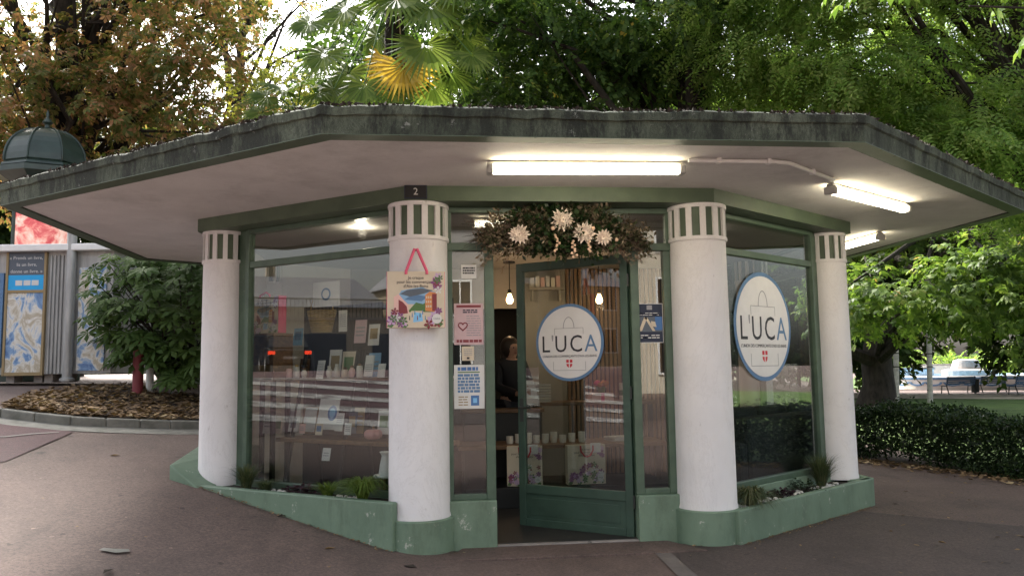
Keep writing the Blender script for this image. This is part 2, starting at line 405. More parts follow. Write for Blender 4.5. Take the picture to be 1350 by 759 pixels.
struct(put(bpy.data.objects.new('pavement', me), 'pavement', 'mauve_asphalt', None, True))
def ribbon(name, a, b, mat, dz, n=60, m=20, parent=None, st=True):
    """sheet lying on the ground between two polylines"""
    def samp(pl, t):
        pl = [np.array(p[:2], float) for p in pl]; L = [0]
        for i in range(1, len(pl)): L.append(L[-1]+np.linalg.norm(pl[i]-pl[i-1]))
        s = t*L[-1]
        for i in range(1, len(pl)):
            if s <= L[i]+1e-9: return pl[i-1]+(pl[i]-pl[i-1])*((s-L[i-1])/(L[i]-L[i-1]+1e-9))
        return pl[-1]
    mb = MB()
    for i in range(n+1):
        p, q = samp(a, i/n), samp(b, i/n)
        for j in range(m+1):
            x, y = p+(q-p)*j/m; mb.v.append((x, y, float(H(x, y))+dz))
    for i in range(n):
        for j in range(m):
            k = i*(m+1)+j; mb.f.append((k, k+1, k+m+2, k+m+1))
    o = mb.build(name, mat, parent, True)
    if st and parent is None: struct(o)
    return o
tip, edge = ong(97, 570), ong(0, 612)
dirv = (edge-tip)/np.linalg.norm(edge-tip)
far0 = ong(0, 560)
road = ribbon('road', [tip, edge, edge+dirv*2+np.array([-1.6, 0, 0]), (-9, -9), (-12, -26)], [tip, far0, (-8, 3.4), (-16, 4.6), (-30, 5)], 'red_asphalt', .006, 80, 50)
ribbon('road_line', [ong(78, 570.5), ong(40, 573), ong(0, 577), (-7, 2.0), (-10, 1.2)], [ong(78, 571.3), ong(40, 574.2), ong(0, 578.8), (-7, 1.9), (-10, 1.05)], 'concrete', .012, 40, 2)
# street that the windows mirror, with its crossings
ribbon('street', [(-60, -22), (-12, -26.2), (14, -27), (60, -27)], [(-60, -13), (-14, -14), (0, -13.6), (60, -13)], 'dark_asphalt', .012, 120, 12)
cw = struct(bpy.data.objects.new('crosswalk', None)); COL.objects.link(cw)
for i in range(6):
    x = -5.7-i*1.0; ribbon('stripe', [(x, 1.0-.1*i), (x, -4.2)], [(x-.42, 1.0-.1*i), (x-.42, -4.2)], 'stripe_paint', .014, 24, 4, cw)
# kerb, planted bed
kb = [ong(-60, 546), ong(-25, 548.5), ong(0, 551), ong(45, 556), ong(93, 561), ong(140, 563), ong(185, 564.5), ong(225, 565.5), ong(265, 566)]
kb.append(kb[-1]+(kb[-1]-kb[-2])*1.3); kb.append(kb[-1]+(kb[-1]-kb[-2])*1.0)
kb = [k[:2] for k in kb]
kerb = struct(bpy.data.objects.new('kerb', None)); COL.objects.link(kerb)
def perp(a, b): t = (b-a)/np.linalg.norm(b-a); return np.array([-t[1], t[0]])
for i in range(len(kb)-1):
    a, b = kb[i], kb[i+1]; n = perp(a, b)*.13; t = (b-a)*.006
    mb = MB(); za, zb = H(*a), H(*b)
    pts = [(*(a+t), za-.05), (*(b-t), zb-.05), (*(b-t+n), zb-.05), (*(a+t+n), za-.05), (*(a+t), za+.095), (*(b-t), zb+.095), (*(b-t+n), zb+.1), (*(a+t+n), za+.1)]
    mb.add(pts, [(3, 2, 1, 0), (4, 5, 6, 7), (0, 1, 5, 4), (1, 2, 6, 5), (2, 3, 7, 6), (3, 0, 4, 7)])
    mb.build('kerb_stone', 'stone_kerb', kerb, bevel=.018)
gut = ribbon('gutter', kb, [k-perp(kb[max(i-1, 0)], kb[max(i, 1)])*.32 for i, k in enumerate(kb)], 'stone_kerb', .005, 60, 4)
inner = [k+perp(kb[max(i-1, 0)], kb[max(i, 1)])*.11 for i, k in enumerate(kb)][2:]
bedfar = [ong(*q)[:2] for q in ((4, 545), (40, 529), (90, 521), (140, 517), (190, 517), (235, 519), (270, 521))]+[(-3.0, 6.4), (-2.4, 6.6)]
bedfar = [np.array(q) for q in bedfar]
bed = ribbon('planting_bed', inner, bedfar, 'soil', .085, 50, 30)
V = []
for i in range(8500):
    u, v = random.random(), random.random()**1.15
    k = u*(len(inner)-1); j = int(k); a = inner[j]+(inner[min(j+1, len(inner)-1)]-inner[j])*(k-j)
    k2 = u*(len(bedfar)-1); j2 = int(k2); b = np.array(bedfar[j2])+(np.array(bedfar[min(j2+1, len(bedfar)-1)])-np.array(bedfar[j2]))*(k2-j2)
    p = a+(b-a)*v*1.05; s = random.choice((.012, .018, .026, .034, .05))*random.uniform(.7, 1.2); an = random.random()*6.28; z = H(*p)+.09+random.uniform(0, .035)
    e1 = np.array([math.cos(an), math.sin(an), random.uniform(-.4, .4)])*s; e2 = np.array([-math.sin(an), math.cos(an), random.uniform(-.5, .5)])*s*.55
    c = np.array([*p, z]); V.append([c-e1, c-e2, c+e1, c+e2])
tag(np_obj('bark_chip_litter', np.array(V), 'litter'), 'brown bark chips and fallen leaves behind the kerb', 'leaf litter')
# threshold and pavement strips before the door
struct(MB().prism([(-.95, -.40), (.98, -.40), (.78, -.02), (-.8, -.02)], -.05, .016).build('threshold_slab', 'mauve_asphalt', bevel=.006))
struct(MB().box(-.56, .58, -.02, .2, -.05, .026).build('door_step', 'concrete', bevel=.005))
a, b = ong(862, 729), ong(898, 765)
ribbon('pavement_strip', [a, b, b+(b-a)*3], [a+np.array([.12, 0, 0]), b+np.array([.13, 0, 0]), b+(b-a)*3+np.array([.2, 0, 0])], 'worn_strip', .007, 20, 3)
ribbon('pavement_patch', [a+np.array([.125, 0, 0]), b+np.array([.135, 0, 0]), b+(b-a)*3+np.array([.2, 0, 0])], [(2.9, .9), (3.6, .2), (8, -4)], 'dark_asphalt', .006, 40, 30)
# lawn, paths and plaza of the park
ribbon('lawn', [(6.2, 5.6), (5.6, 3.2), (6.7, .2), (9, -6)], [(10, 38), (24, 26), (34, 20), (48, 2)], 'grass_lawn', .012, 60, 40)
ribbon('sand_path', [(9, 38.), (16.5, 31.5), (24.4, 25.8), (34.5, 18)], [(14, 46), (22, 38.5), (31, 31), (43, 22)], 'sand_path', .02, 50, 20)
ribbon('far_lawn', [(10, 60), (24, 52), (38, 44), (56, 34)], [(14, 90), (44, 78), (62, 66), (90, 54)], 'grass_lawn', .03, 40, 14)

# ------------------------------------------------------------------ the shop building
shop = thing('shop_building', 'small octagonal shop with green beams, white round columns and wide flat canopy roof', 'building')
def fac(i0, i1):
    p, q = np.array(i0), np.array(i1); t = (q-p)/np.linalg.norm(q-p); n = np.array([t[1], -t[0]])
    return p, t, n, math.atan2(t[1], t[0])
def fpart(mb, name, mat, F, parent=None, **k):
    """mesh drawn with x along a side and -y outward, placed on that side"""
    p, t, n, rz = F; return mb.build(name, mat, parent or shop, loc=(p[0], p[1], 0), rot=(0, 0, rz), **k)
FR, LF, RF = fac(pB, pC), fac(pA, pB), fac(pC, pD)
LL = float(np.linalg.norm(np.array(pB)-np.array(pA)))
# floor, ceiling, lintel, roof
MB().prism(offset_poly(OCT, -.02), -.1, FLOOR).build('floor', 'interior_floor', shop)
MB().prism(offset_poly(OCT, -.03), 2.6, 2.64).build('ceiling', 'interior_ceiling', shop)
o1, i1 = offset_poly(OCT, .222), offset_poly(OCT, -.12)
mb = MB()
for i in range(8):
    j = (i+1) % 8; mb.add([(*o1[i], 2.632), (*o1[j], 2.632), (*i1[j], 2.632), (*i1[i], 2.632), (*o1[i], 2.746), (*o1[j], 2.746), (*i1[j], 2.746), (*i1[i], 2.746)],
                         [(3, 2, 1, 0), (4, 5, 6, 7), (0, 1, 5, 4), (2, 3, 7, 6)])
mb.build('lintel', 'green_beam', shop)
SOF = [(-1.629, -1.47), (1.629, -1.47), (4.375, .661), (4.41, 3.862), (1.629, 5.99), (-1.629, 5.99), (-4.41, 3.862), (-4.375, .661)]
roof = MB().prism(SOF, 2.746, 2.87).build('roof', 'soffit_plaster', shop)
OUT = offset_poly(SOF, .13)
# weathered fascia: a profile swept round the roof in short steps, one piece per side
prof = [(-.13, 2.757), (-.128, 2.737), (0., 2.735), (.004, 2.845), (.018, 2.853), (.022, 2.902), (.004, 2.916), (-.13, 2.913)]
for i in range(8):
    j = (i+1) % 8; a, b = np.array(OUT[i]), np.array(OUT[j]); n = max(4, int(np.linalg.norm(b-a)/.045))
    ia, ib = np.array(SOF[i]), np.array(SOF[j])
    mb = MB(); m = len(prof)
    for k in range(n+1):
        u = k/n
        e = .0 if k in (0, n) else 1.
        if k % 4 == 0: jt = random.uniform(-.012, .009)
        jz = jt if k == 0 else jz+(jt-jz)*.45
        rag = (random.random() < .12)*random.uniform(.3, 1)
        for q, (d, z) in enumerate(prof):
            oa = a+(a-ia)/.13*d; ob = b+(b-ib)/.13*d
            p = oa+(ob-oa)*u
            zz = z+e*random.uniform(-.002, .002)
            if q >= 4: zz += e*(jz+random.uniform(-.002, .002)-.008*rag*(q >= 5))
            mb.v.append((p[0], p[1], zz))
    for k in range(n):
        for q in range(m-1): mb.f.append((k*m+q, (k+1)*m+q, (k+1)*m+q+1, k*m+q+1))
    f = mb.build('fascia', 'mossy_fascia', roof)
    # painted drip edge under it
    mb = MB(); z = 2.7335
    d0, d1 = .004, -.122
    pts = []
    for dd in (d0, d1):
        pts += [a+(a-ia)/.13*dd, b+(b-ib)/.13*dd]
    mb.add([(*pts[0], z), (*pts[1], z), (*pts[3], z), (*pts[2], z), (*pts[0], z+.004), (*pts[1], z+.004), (*pts[3], z+.004), (*pts[2], z+.004)],
           [(3, 2, 1, 0), (4, 5, 6, 7), (0, 1, 5, 4), (1, 2, 6, 5), (2, 3, 7, 6), (3, 0, 4, 7)])
    mb.build('drip_edge', 'green_beam', f)
V = []; mg = np.random.default_rng(77)
for i in range(3600):
    k = int(mg.choice([0, 1, 6, 7], p=[.3, .27, .08, .35])); a, b = np.array(OUT[k]), np.array(OUT[(k+1) % 8]); u = mg.random()
    if math.sin(u*23+k*2)+math.sin(u*61+k) < mg.uniform(-1.6, 1.4): continue
    nn = np.array([(b-a)[1], -(b-a)[0]]); nn /= np.linalg.norm(nn); q = a+(b-a)*u+nn*(.022-abs(mg.normal(0, .03))); s_ = mg.uniform(.006, .022); c3 = np.array([*q, 2.907+mg.uniform(0, .014)])
    e1 = mg.normal(0, 1, 3); e1 = e1/np.linalg.norm(e1)*s_; e2 = np.cross(e1, mg.normal(0, 1, 3)); e2 = e2/np.linalg.norm(e2)*s_*.6; V.append([c3-e1, c3-e2, c3+e1, c3+e2])
np_obj('moss', np.array(V), 'soil', roof)
MB().prism(offset_poly(SOF, .1), 2.872, 2.888).build('roof_felt', 'mossy_fascia', roof)
# columns: shaft, then a capital of white bars over a green core
def column_meshes(r):
    sh = MB().lathe([(r*1.03, 0), (r*1.03, .02), (r, .05), (r*.985, 1.2), (r*.965, 2.34)], 40).mesh('shaft')
    core = MB().lathe([(r-.02, 0), (r-.02, .29)], 36).mesh('capital_core')
    bd = MB().lathe([(r-.03, 0), (r+.004, 0), (r+.006, .015), (r+.004, .03), (r-.03, .03)], 40).mesh('band')
    n = 13; w = math.pi*2/n*.42
    bar = MB()
    for q in range(5):
        t = -w/2+w*q/4
        for rr in (r-.028, r-.001):
            for z in (.0, .235): bar.v.append((rr*math.cos(t), rr*math.sin(t), z))
    for q in range(4):
        k = q*4
        for f in ((2, 3), (3, 1), (1, 0), (0, 2)): bar.f.append((k+f[0], k+4+f[0], k+4+f[1], k+f[1]))
    bar.f += [(0, 2, 3, 1), (16, 17, 19, 18)]
    bar = bar.mesh('bar')
    for m, mt in ((sh, 'white_plaster'), (core, 'green_beam'), (bd, 'white_plaster'), (bar, 'white_plaster')):
        m.materials.append(MATS[mt])
        if m is not bar:
            for p in m.polygons: p.use_smooth = True
            m.set_sharp_from_angle(angle=R_(45))
    return sh, core, bd, bar, n
def column(pt, z0, cm, rot):
    sh, core, bd, bar, n = cm
    h = 2.343-z0
    c = shared('column', sh, shop, (pt[0], pt[1], z0), (0, 0, rot), (1, 1, h/2.34))
    iz = 2.34/h
    shared('capital_core', core, c, (0, 0, 2.34), scale=(1, 1, iz))
    shared('band', bd, c, (0, 0, 2.34-.002), scale=(1, 1, iz)); shared('band', bd, c, (0, 0, (2.601-z0)*iz), scale=(1, 1, iz))
    for k in range(n): shared('bar', bar, c, (0, 0, (2.371-z0)*iz), (0, 0, 2*math.pi*k/n), (1, 1, iz))
big, small = column_meshes(.232), column_meshes(.197)
column(pB, .255, big, .1); column(pC, .25, big, .25)
column(pA, .30, small, .1); column(pD, .255, small, .0)
for p in (pE, pF, pG, pH): column(p, .255, small, .2)
# plinths
def plinth(F, s0, s1, off, z0, z1, name='plinth', rim=True):
    mb = MB().box(s0, s1, -off, -off+.07, z0, z1)
    return fpart(mb, name, 'green_paint', F, bevel=.012)
sA = .3*math.tan(R_(37/2))
# left planter: front wall, soil, end block
pl = MB(); x0, x1 = -.13, LL-.02
pl.box(x0, x1, -.3, -.235, -.3, .398); fpart(pl, 'planter_wall', 'green_paint', LF, bevel=.012)
fpart(MB().box(-.05, LL-.1, -.237, -.03, -.2, .372), 'planter_soil', 'soil', LF)
fpart(MB().box(.1, LL-.2, -.035, .06, -.2, .375), 'sill_wall', 'green_paint', LF, bevel=.008)
# wedge at the corner by the first column
wl0 = -3.30
mb = MB().add([(wl0, 1.18, -.2), (-3.02, 1.0, -.2), (-2.7, 1.35, -.2), (-2.75, 2.3, -.2), (wl0, 2.3, -.2),
               (wl0, 1.18, .565), (-3.02, 1.0, .385), (-2.7, 1.35, .39), (-2.75, 2.3, .62), (wl0, 2.3, .66)],
              [(4, 3, 2, 1, 0), (5, 6, 7), (5, 7, 8, 9), (0, 1, 6, 5), (1, 2, 7, 6), (2, 3, 8, 7), (3, 4, 9, 8), (4, 0, 5, 9)])
mb.build('corner_block', 'green_paint', shop, bevel=.01)
# rounded bases of the door columns
MB().lathe([(0, -.12), (.262, -.12), (.262, .252), (.252, .262), (0, .262)], 40, (*pB, 0)).build('column_base', 'green_paint', shop, True)
MB().lathe([(0, -.12), (.262, -.12), (.262, .25), (.252, .26), (0, .26)], 40, (*pC, 0)).build('column_base', 'green_paint', shop, True)
# right planter
fpart(MB().box(-.02, LL+.13, -.3, -.235, -.2, .262), 'planter_wall', 'green_paint', RF, bevel=.012)
fpart(MB().box(0.05, LL+.06, -.237, -.03, -.2, .238), 'planter_soil', 'soil', RF)
fpart(MB().box(.2, LL-.1, -.035, .06, -.2, .345), 'sill_wall', 'green_paint', RF, bevel=.008)
mb = MB().prism([(3.02, 1.06), (3.2, 1.2), (3.2, 3.2), (3.13, 3.2), (3.13, 1.25), (2.9, 1.15)], -.2, .262); mb.build('planter_wall', 'green_paint', shop, bevel=.01)
MB().prism([(2.86, 1.2), (3.135, 1.25), (3.135, 3.2), (2.86, 3.2)], -.2, .236).build('planter_soil', 'soil', shop)
# door-side masonry panels
for x0, x1 in ((-1.0, -.535), (.565, 1.0)):
    MB().box(x0, x1, -.035, .1, -.1, .362).build('base_panel', 'green_paint', shop, bevel=.008)
# glazing: frames (posts and rails) and panes
def window(F, s0, s1, zb, y=.0, pil=True):
    fr = MB(); w = .045; d = .035
    for s in (s0, s1-w): fr.box(s, s+w, y-d, y+d, zb, 2.632)
    for z0, z1, e in ((zb, zb+.05, .002), (2.283, 2.34, .006), (2.59, 2.632, .002)): fr.box(s0+w, s1-w, y-d+e, y+d-e, z0, z1)
    wdw = fpart(fr, 'window', 'green_frame', F, bevel=.005)
    wdw['label'] = 'fixed green shop window frame'
    for z0, z1 in ((zb+.05, 2.283), (2.34, 2.59)):
        MB().box(s0+w, s1-w, y-.003, y+.003, z0, z1).build('pane', 'window_glass', wdw)
    return wdw
window(LF, .31, LL-.2, .375); window(RF, .2, LL-.31, .345)
SIDE, BRF = fac(pD, pE), fac(pE, pF)
window(SIDE, .18, 1.67, .345); window(BRF, .18, LL-.18, .345)
for F, s0, s1 in ((LF, .13, .31), (RF, LL-.31, LL-.13)):
    fpart(MB().box(s0, s1-.002, .0, .05, .3, 2.632), 'pilaster', 'green_frame', F, bevel=.004)
for F, L in ((fac(pF, pG), 2.244), (fac(pG, pH), LL), (fac(pH, pA), 1.852)):
    fpart(MB().box(0, L, -.06, .06, -.2, 2.64), 'wall', 'white_plaster', F)
for F, L in ((SIDE, 1.852), (BRF, LL)): fpart(MB().box(0, L, -.033, .06, -.2, .345), 'sill_wall', 'green_paint', F)
# front: side lights, door frame, transom
fy0, fy1 = .015, .085
fw = MB()
for x0, x1 in ((-.898, -.86), (-.607, -.535), (.565, .632), (.838, .898)): fw.box(x0, x1, fy0, fy1, .362 if abs(x0) > .7 or x0 == -.607 or x0 == .565 else 0, 2.283)
fw.box(-.562, -.536, fy0+.004, fy1-.004, .02, .362).box(.566, .592, fy0+.004, fy1-.004, .02, .362)
fw.box(-.9, .9, fy0-.006, fy1+.006, 2.283, 2.345).box(-.9, .9, fy0, fy1, 2.585, 2.632)
for x0, x1 in ((-.86, -.607), (.632, .838)): fw.box(x0, x1, fy0+.003, fy1-.003, .362, .405)
fw.box(-.9, -.866, fy0+.003, fy1-.003, 2.345, 2.585).box(.866, .9, fy0+.003, fy1-.003, 2.345, 2.585)
sf = fw.build('shop_front', 'green_frame', shop, bevel=.005)
for x0, x1, z0, z1 in ((-.86, -.607, .405, 2.283), (.632, .838, .405, 2.283), (-.866, .866, 2.345, 2.585)):
    MB().box(x0, x1, .047, .053, z0, z1).build('pane', 'window_glass', sf)
# open door, hinged at the right post, swung inwards
DH = np.array([.558, .07]); DL = 1.06
Ddir = np.array([-.259, .733])-DH; drz = math.atan2(-Ddir[1], -Ddir[0])
d = MB(); th = .022
d.box(-DL, -DL+.065, -th, th, .03, 2.265).box(-.065, 0, -th, th, .03, 2.265)
d.box(-DL+.065, -.065, -th, th, 2.19, 2.265).box(-DL+.065, -.065, -th, th, .03, .09).box(-DL+.065, -.065, -th, th, .30, .375)
door = d.build('door', 'green_door', shop, bevel=.004, loc=(DH[0], DH[1], 0), rot=(0, 0, drz))
MB().box(-DL+.065, -.065, -th+.012, th-.012, .09, .30).build('door_panel', 'green_door', door)
MB().box(-DL+.12, -.12, -th+.008, -th+.0135, .125, .265).build('raised_field', 'green_door', door, bevel=.002)
MB().box(-DL+.065, -.065, -.003, .003, .375, 2.19).build('pane', 'window_glass', door)
h = MB().tube([(-DL+.04, -th, 1.02), (-DL+.04, -th-.05, 1.02), (-DL+.16, -th-.055, 1.02)], .009, 8)
h.box(-DL+.022, -DL+.058, -th-.006, -th, .9, 1.1); h.build('handle', 'dark_steel', door, True)
for z in (.3, 1.15, 2.05): MB().tube([(.008, -.02, z-.05), (.008, -.02, z+.05)], .01, 8).build('hinge', 'dark_steel', door, True)
# inside: partition with slats and a dark doorway
PY = 3.8
MB().box(-2.05, -.75, PY, PY+.06, FLOOR, 2.6).build('partition', 'interior_white', shop)
MB().box(-.75, .13, PY, PY+.06, 2.1, 2.6).build('partition', 'interior_white', shop)
MB().box(.13, .70, PY, PY+.06, FLOOR, 2.6).build('partition', 'interior_white', shop)
sw = MB().box(.70, 2.05, PY, PY+.06, FLOOR, 2.6).build('slat_wall', 'slat_backing', shop)
sm = MB().box(0, .034, -.026, 0, FLOOR+.01, 2.595).mesh('slat'); sm.materials.append(MATS['slat_wood'])
for k in range(25): shared('slat', sm, sw, (.705+k*.0538, PY-.001, 0))
MB().box(-.8, .2, PY+.55, PY+.6, FLOOR, 2.6).build('back_room_dark_sheet', 'room_shade', shop)  # near-black sheet: the back room's shade is put into its colour
# ------------------------------------------------------------------ lamps under the canopy
def tube_lamp(a, b, label, watt):
    a, b = np.array(a), np.array(b); L = float(np.linalg.norm(b-a)); rz = math.atan2(b[1]-a[1], b[0]-a[0]); c = (a+b)/2
    t = thing('fluorescent_lamp', label, 'lamp', (c[0], c[1], 2.746), rz)
    MB().prism([(-L/2, -.028), (L/2, -.028), (L/2, .028), (-L/2, .028)], -.034, -.008).build('housing', 'grey_plastic', t, bevel=.008)
    mb = MB()
    n = 8; k = []
    k.append((-.038, -.034))
    for i in range(n+1):
        an = math.pi*i/n; k.append((-.048*math.cos(an), -.056-.034*math.sin(an)))
    k.append((.038, -.034)); n = len(k)-1
    m = len(k)
    for x in (-L/2+.04, L/2-.04): mb.v += [(x, y, z) for y, z in k]
    for i in range(n): mb.f.append((i, i+1, m+i+1, m+i))
    mb.f += [tuple(range(m))[::-1], tuple(range(m, 2*m))]
    mb.build('diffuser', 'tube_light', t, True)
    for s in (-1, 1):
        MB().box(-.022, .022, -.05, .05, -.094, -.03).build('end_cap', 'grey_plastic', t, bevel=.012, loc=(s*(L/2-.018), 0, 0))
        MB().box(-.012, .012, -.012, .012, -.012, .001).build('bracket', 'grey_plastic', t, loc=(s*L*.3, 0, 0))
    return t
tube_lamp((-.655, -.99), (.69, -1.03), 'long lit fluorescent lamp under the canopy before the shop door', 20)
tube_lamp((2.03, -.46), (3.12, .29), 'lit fluorescent lamp under the canopy before the window with the round sign', 16)
tube_lamp((3.73, 2.65), (3.75, 1.75), 'lit fluorescent lamp under the canopy beyond the corner column', 12)
cn = MB()
pts = [(.69, -1.13, 2.728), (1.30, -1.13, 2.728), (1.42, -1.09, 2.728), (1.98, -.62, 2.728), (2.04, -.52, 2.728)]
cn.tube(pts, .014, 8)
cd_ = thing('conduit', 'white cable conduit linking two lamps under the canopy', 'conduit', (.69, -1.13, 2.746))
o = cn.build('pipe', 'white_plastic', cd_, True); o.location = (-.69, 1.13, -2.746)
for x, y in ((.9, -1.13), (1.25, -1.13), (1.7, -.855)):
    MB().box(-.012, .012, -.022, .022, -.036, .0).build('clamp', 'white_plastic', cd_, loc=(x-.69, y+1.13, 0))
# ------------------------------------------------------------------ signs, posters, number
def place(px, py, F, off):
    """point where a pixel's ray meets a side of the shop, moved outwards by off"""
    p, t, n, rz = F; q = onpl(px, py, [p[0]+n[0]*off, p[1]+n[1]*off, 0], np.array([n[0], n[1], 0])); return q, rz
def luca_sign(label, loc, rz, R, sx=1.):
    t = thing('round_sign', label, 'sign', loc, rz)
    MB().plate(ellipse(0, 0, R*sx, R, 64), -.0035, 0).build('rim', 'steel_blue', t)
    MB().plate(ellipse(0, 0, R*.925*sx, R*.925, 64), -.006, -.003).build('face', 'sign_white', t)
    y = -.0068
    for ch_, x_, m_ in (('L', -.70, 'ink'), ("'", -.49, 'grey_ink'), ('U', -.24, 'ink'), ('C', .21, 'ink'), ('A', .64, 'steel_blue')): text(ch_, R*.62, m_, t, (R*x_*sx, y, -R*.06), sx=.9*sx, name='letter')
    text("L'UNION DES COMMERÇANTS D'AIX-LES-BAINS", R*.083, 'ink', t, (0, y, -R*.36), sx=.9*sx)
    bag = MB(); w = .0055*R/.3
    for (x0, x1, z0, z1) in ((-.43, .43, .36, .372), (-.43, -.418, .2, .36), (.418, .43, .2, .36), (-.48, .48, -.73, -.718), (-.48, -.468, -.718, -.5), (.468, .48, -.718, -.5)):
        MB().box(x0*R*sx, x1*R*sx, y, y+.002, z0*R, z1*R).build('outline_bar', 'grey_ink', t)
    k = [(.17*R*sx*math.cos(a), .36*R+.30*R*math.sin(a)) for a in np.linspace(math.pi, 0, 20)]
    k2 = [(.15*R*sx*math.cos(a), .36*R+.28*R*math.sin(a)) for a in np.linspace(0, math.pi, 20)]
    for i in range(19): bag.plate([k[i], k[i+1], k2[18-i], k2[19-i]], y, y+.002)
    pass
    bag.build('outline_handle', 'grey_ink', t)
    a = .075*R; g = .016*R
    for sx_, sz in ((-1, 1), (1, 1), (-1, -1), (1, -1)):
        q = [(sx_*g, sz*g), (sx_*(g+a), sz*g), (sx_*(g+a*(1 if sz > 0 else .75)), sz*(g+a*(1 if sz > 0 else .8))), (sx_*g, sz*(g+a*(1 if sz > 0 else 1.35)))]
        MB().plate([(x*sx, z-.54*R) for x, z in q], y, y+.002).build('shield_quarter', 'red', t)
    return t
q, rz = place(1006, 430, RF, .012)
luca_sign("large round white sign with blue rim reading L'UCA on the window between two columns", tuple(q), rz, .478)
dn = np.array([-math.sin(drz)*-1, -math.cos(drz), 0.]); dn = np.array([math.sin(drz), -math.cos(drz), 0.])
q = onpl(750.5, 451, [DH[0]+dn[0]*.012, DH[1]+dn[1]*.012, 0], dn)
luca_sign("round white sign with blue rim reading L'UCA on the glass of the open door", tuple(q), drz, .322, 1.)
def poster(name, label, px0, py0, px1, py1, base, prints, F=FR, off=-.042, cat='poster'):
    a, rz = place(px0, py0, F, off); b, _ = place(px1, py1, F, off)
    c = (a+b)/2; w = float(np.linalg.norm((b-a)[:2])); h = float(abs(a[2]-b[2]))
    t = thing(name, label, cat, (c[0], c[1], c[2]), rz)
    MB().box(-w/2, w/2, -.001, .001, -h/2, h/2).build('sheet', base, t)
    for i, (nm, x0, x1, z0, z1, m) in enumerate(prints):
        MB().box((x0-.5)*w, (x1-.5)*w, -.0022-.0004*(i % 4), -.0009, (z0-.5)*h, (z1-.5)*h).build(nm, m, t)
    return t, w, h
rnd = random.Random(3)
def lines(x0, x1, z0, z1, n, m, fill=.5):
    r = []
    for i in range(n):
        z = z1-(z1-z0)*(i+.5)/n; hh = (z1-z0)/n*fill/2
        x = x0
        while x < x1-.04:
            w = min(rnd.uniform(.06, .2), x1-x); r.append(('print_line', x, x+w, z-hh, z+hh, m)); x += w+.025
    return r
# front of the side light is at y=.047: posters sit just before it
t, w, h = poster('poster', 'pink poster with a ribbon heart taped to the narrow window left of the door', 598.5, 400, 637.5, 454, 'rose_print',
    [('title_band', .08, .92, .9, .96, 'maroon')]+lines(.3, .8, .76, .86, 2, 'navy', .6)+lines(.42, .92, .2, .72, 9, 'grey_ink', .35)+lines(.08, .95, .05, .13, 1, 'maroon', .8))
hb = []
for i in range(25):
    a = 2*math.pi*i/24*.93+math.pi*1.07; x = 16*math.sin(a)**3; z = 13*math.cos(a)-5*math.cos(2*a)-2*math.cos(3*a)-math.cos(4*a)
    hb.append((-.2*w+x*.0022, -.003, -.05*h+z*.0022))
MB().tube(hb, .0045, 6).build('ribbon_heart', 'maroon', t)
poster('notice', 'small cream notice taped between two posters on the narrow window', 609, 456.5, 625, 475, 'cream_paper', lines(.15, .85, .35, .85, 4, 'grey_ink', .4)+[('stamp', .4, .62, .1, .25, 'ink')], cat='notice')
poster('poster', 'white poster with rows of blue print taped to the narrow window left of the door', 598.5, 481, 639, 538, 'paper',
    lines(.12, .85, .86, .96, 1, 'blue', .8)+[('green_rule', .12, .85, .82, .845, 'leaf_green')]+lines(.12, .85, .36, .8, 6, 'steel_blue', .75)+lines(.14, .45, .06, .3, 4, 'ochre', .4)+[('emblem', .55, .82, .07, .3, 'blue'), ('emblem_centre', .62, .75, .13, .24, 'light_blue')])
t, w, h = poster('poster', 'dark navy poster with a photograph on the narrow window right of the door', 838, 400, 875, 451.5, 'paper',
    [('dark_ground', .02, .98, .015, .985, 'navy'), ('photo', .04, .96, .28, .66, 'slate'), ('photo_blue', .7, .96, .32, .66, 'blue'), ('emblem', .4, .6, .84, .95, 'grey_ink')]+lines(.12, .88, .68, .78, 2, 'paper', .3)+lines(.15, .85, .1, .22, 2, 'paper', .4))
for q in ([(-.42, -.2), (-.3, -.2), (-.08, .15), (-.2, .15)], [(-.2, .15), (-.1, .15), (.2, -.2), (.1, -.2)], [(.05, -.08), (.25, -.1), (.2, .03), (.05, .05)]):
    MB().plate([(x*w, z*h) for x, z in q], -.0046, -.002).build('photo_detail', 'cream_paper', t)
np_, rz = place(548, 253, FR, .232)
nb = thing('house_number', 'small dark plate with white number 2 on the green beam', 'house number', tuple(np_), 0)
MB().box(-.086, .086, -.004, .012, -.052, .052).build('plate', 'navy', nb, bevel=.004)
MB().box(-.08, .08, -.0046, -.003, -.046, .046).build('field', 'black', nb)
text('2', .075, 'paper', nb, (0, -.0056, 0), name='numeral')
poster('opening_notice', 'small white notice high on the narrow window left of the door', 608, 349, 628, 367, 'paper', lines(.1, .9, .3, .85, 3, 'ink', .6), cat='notice')
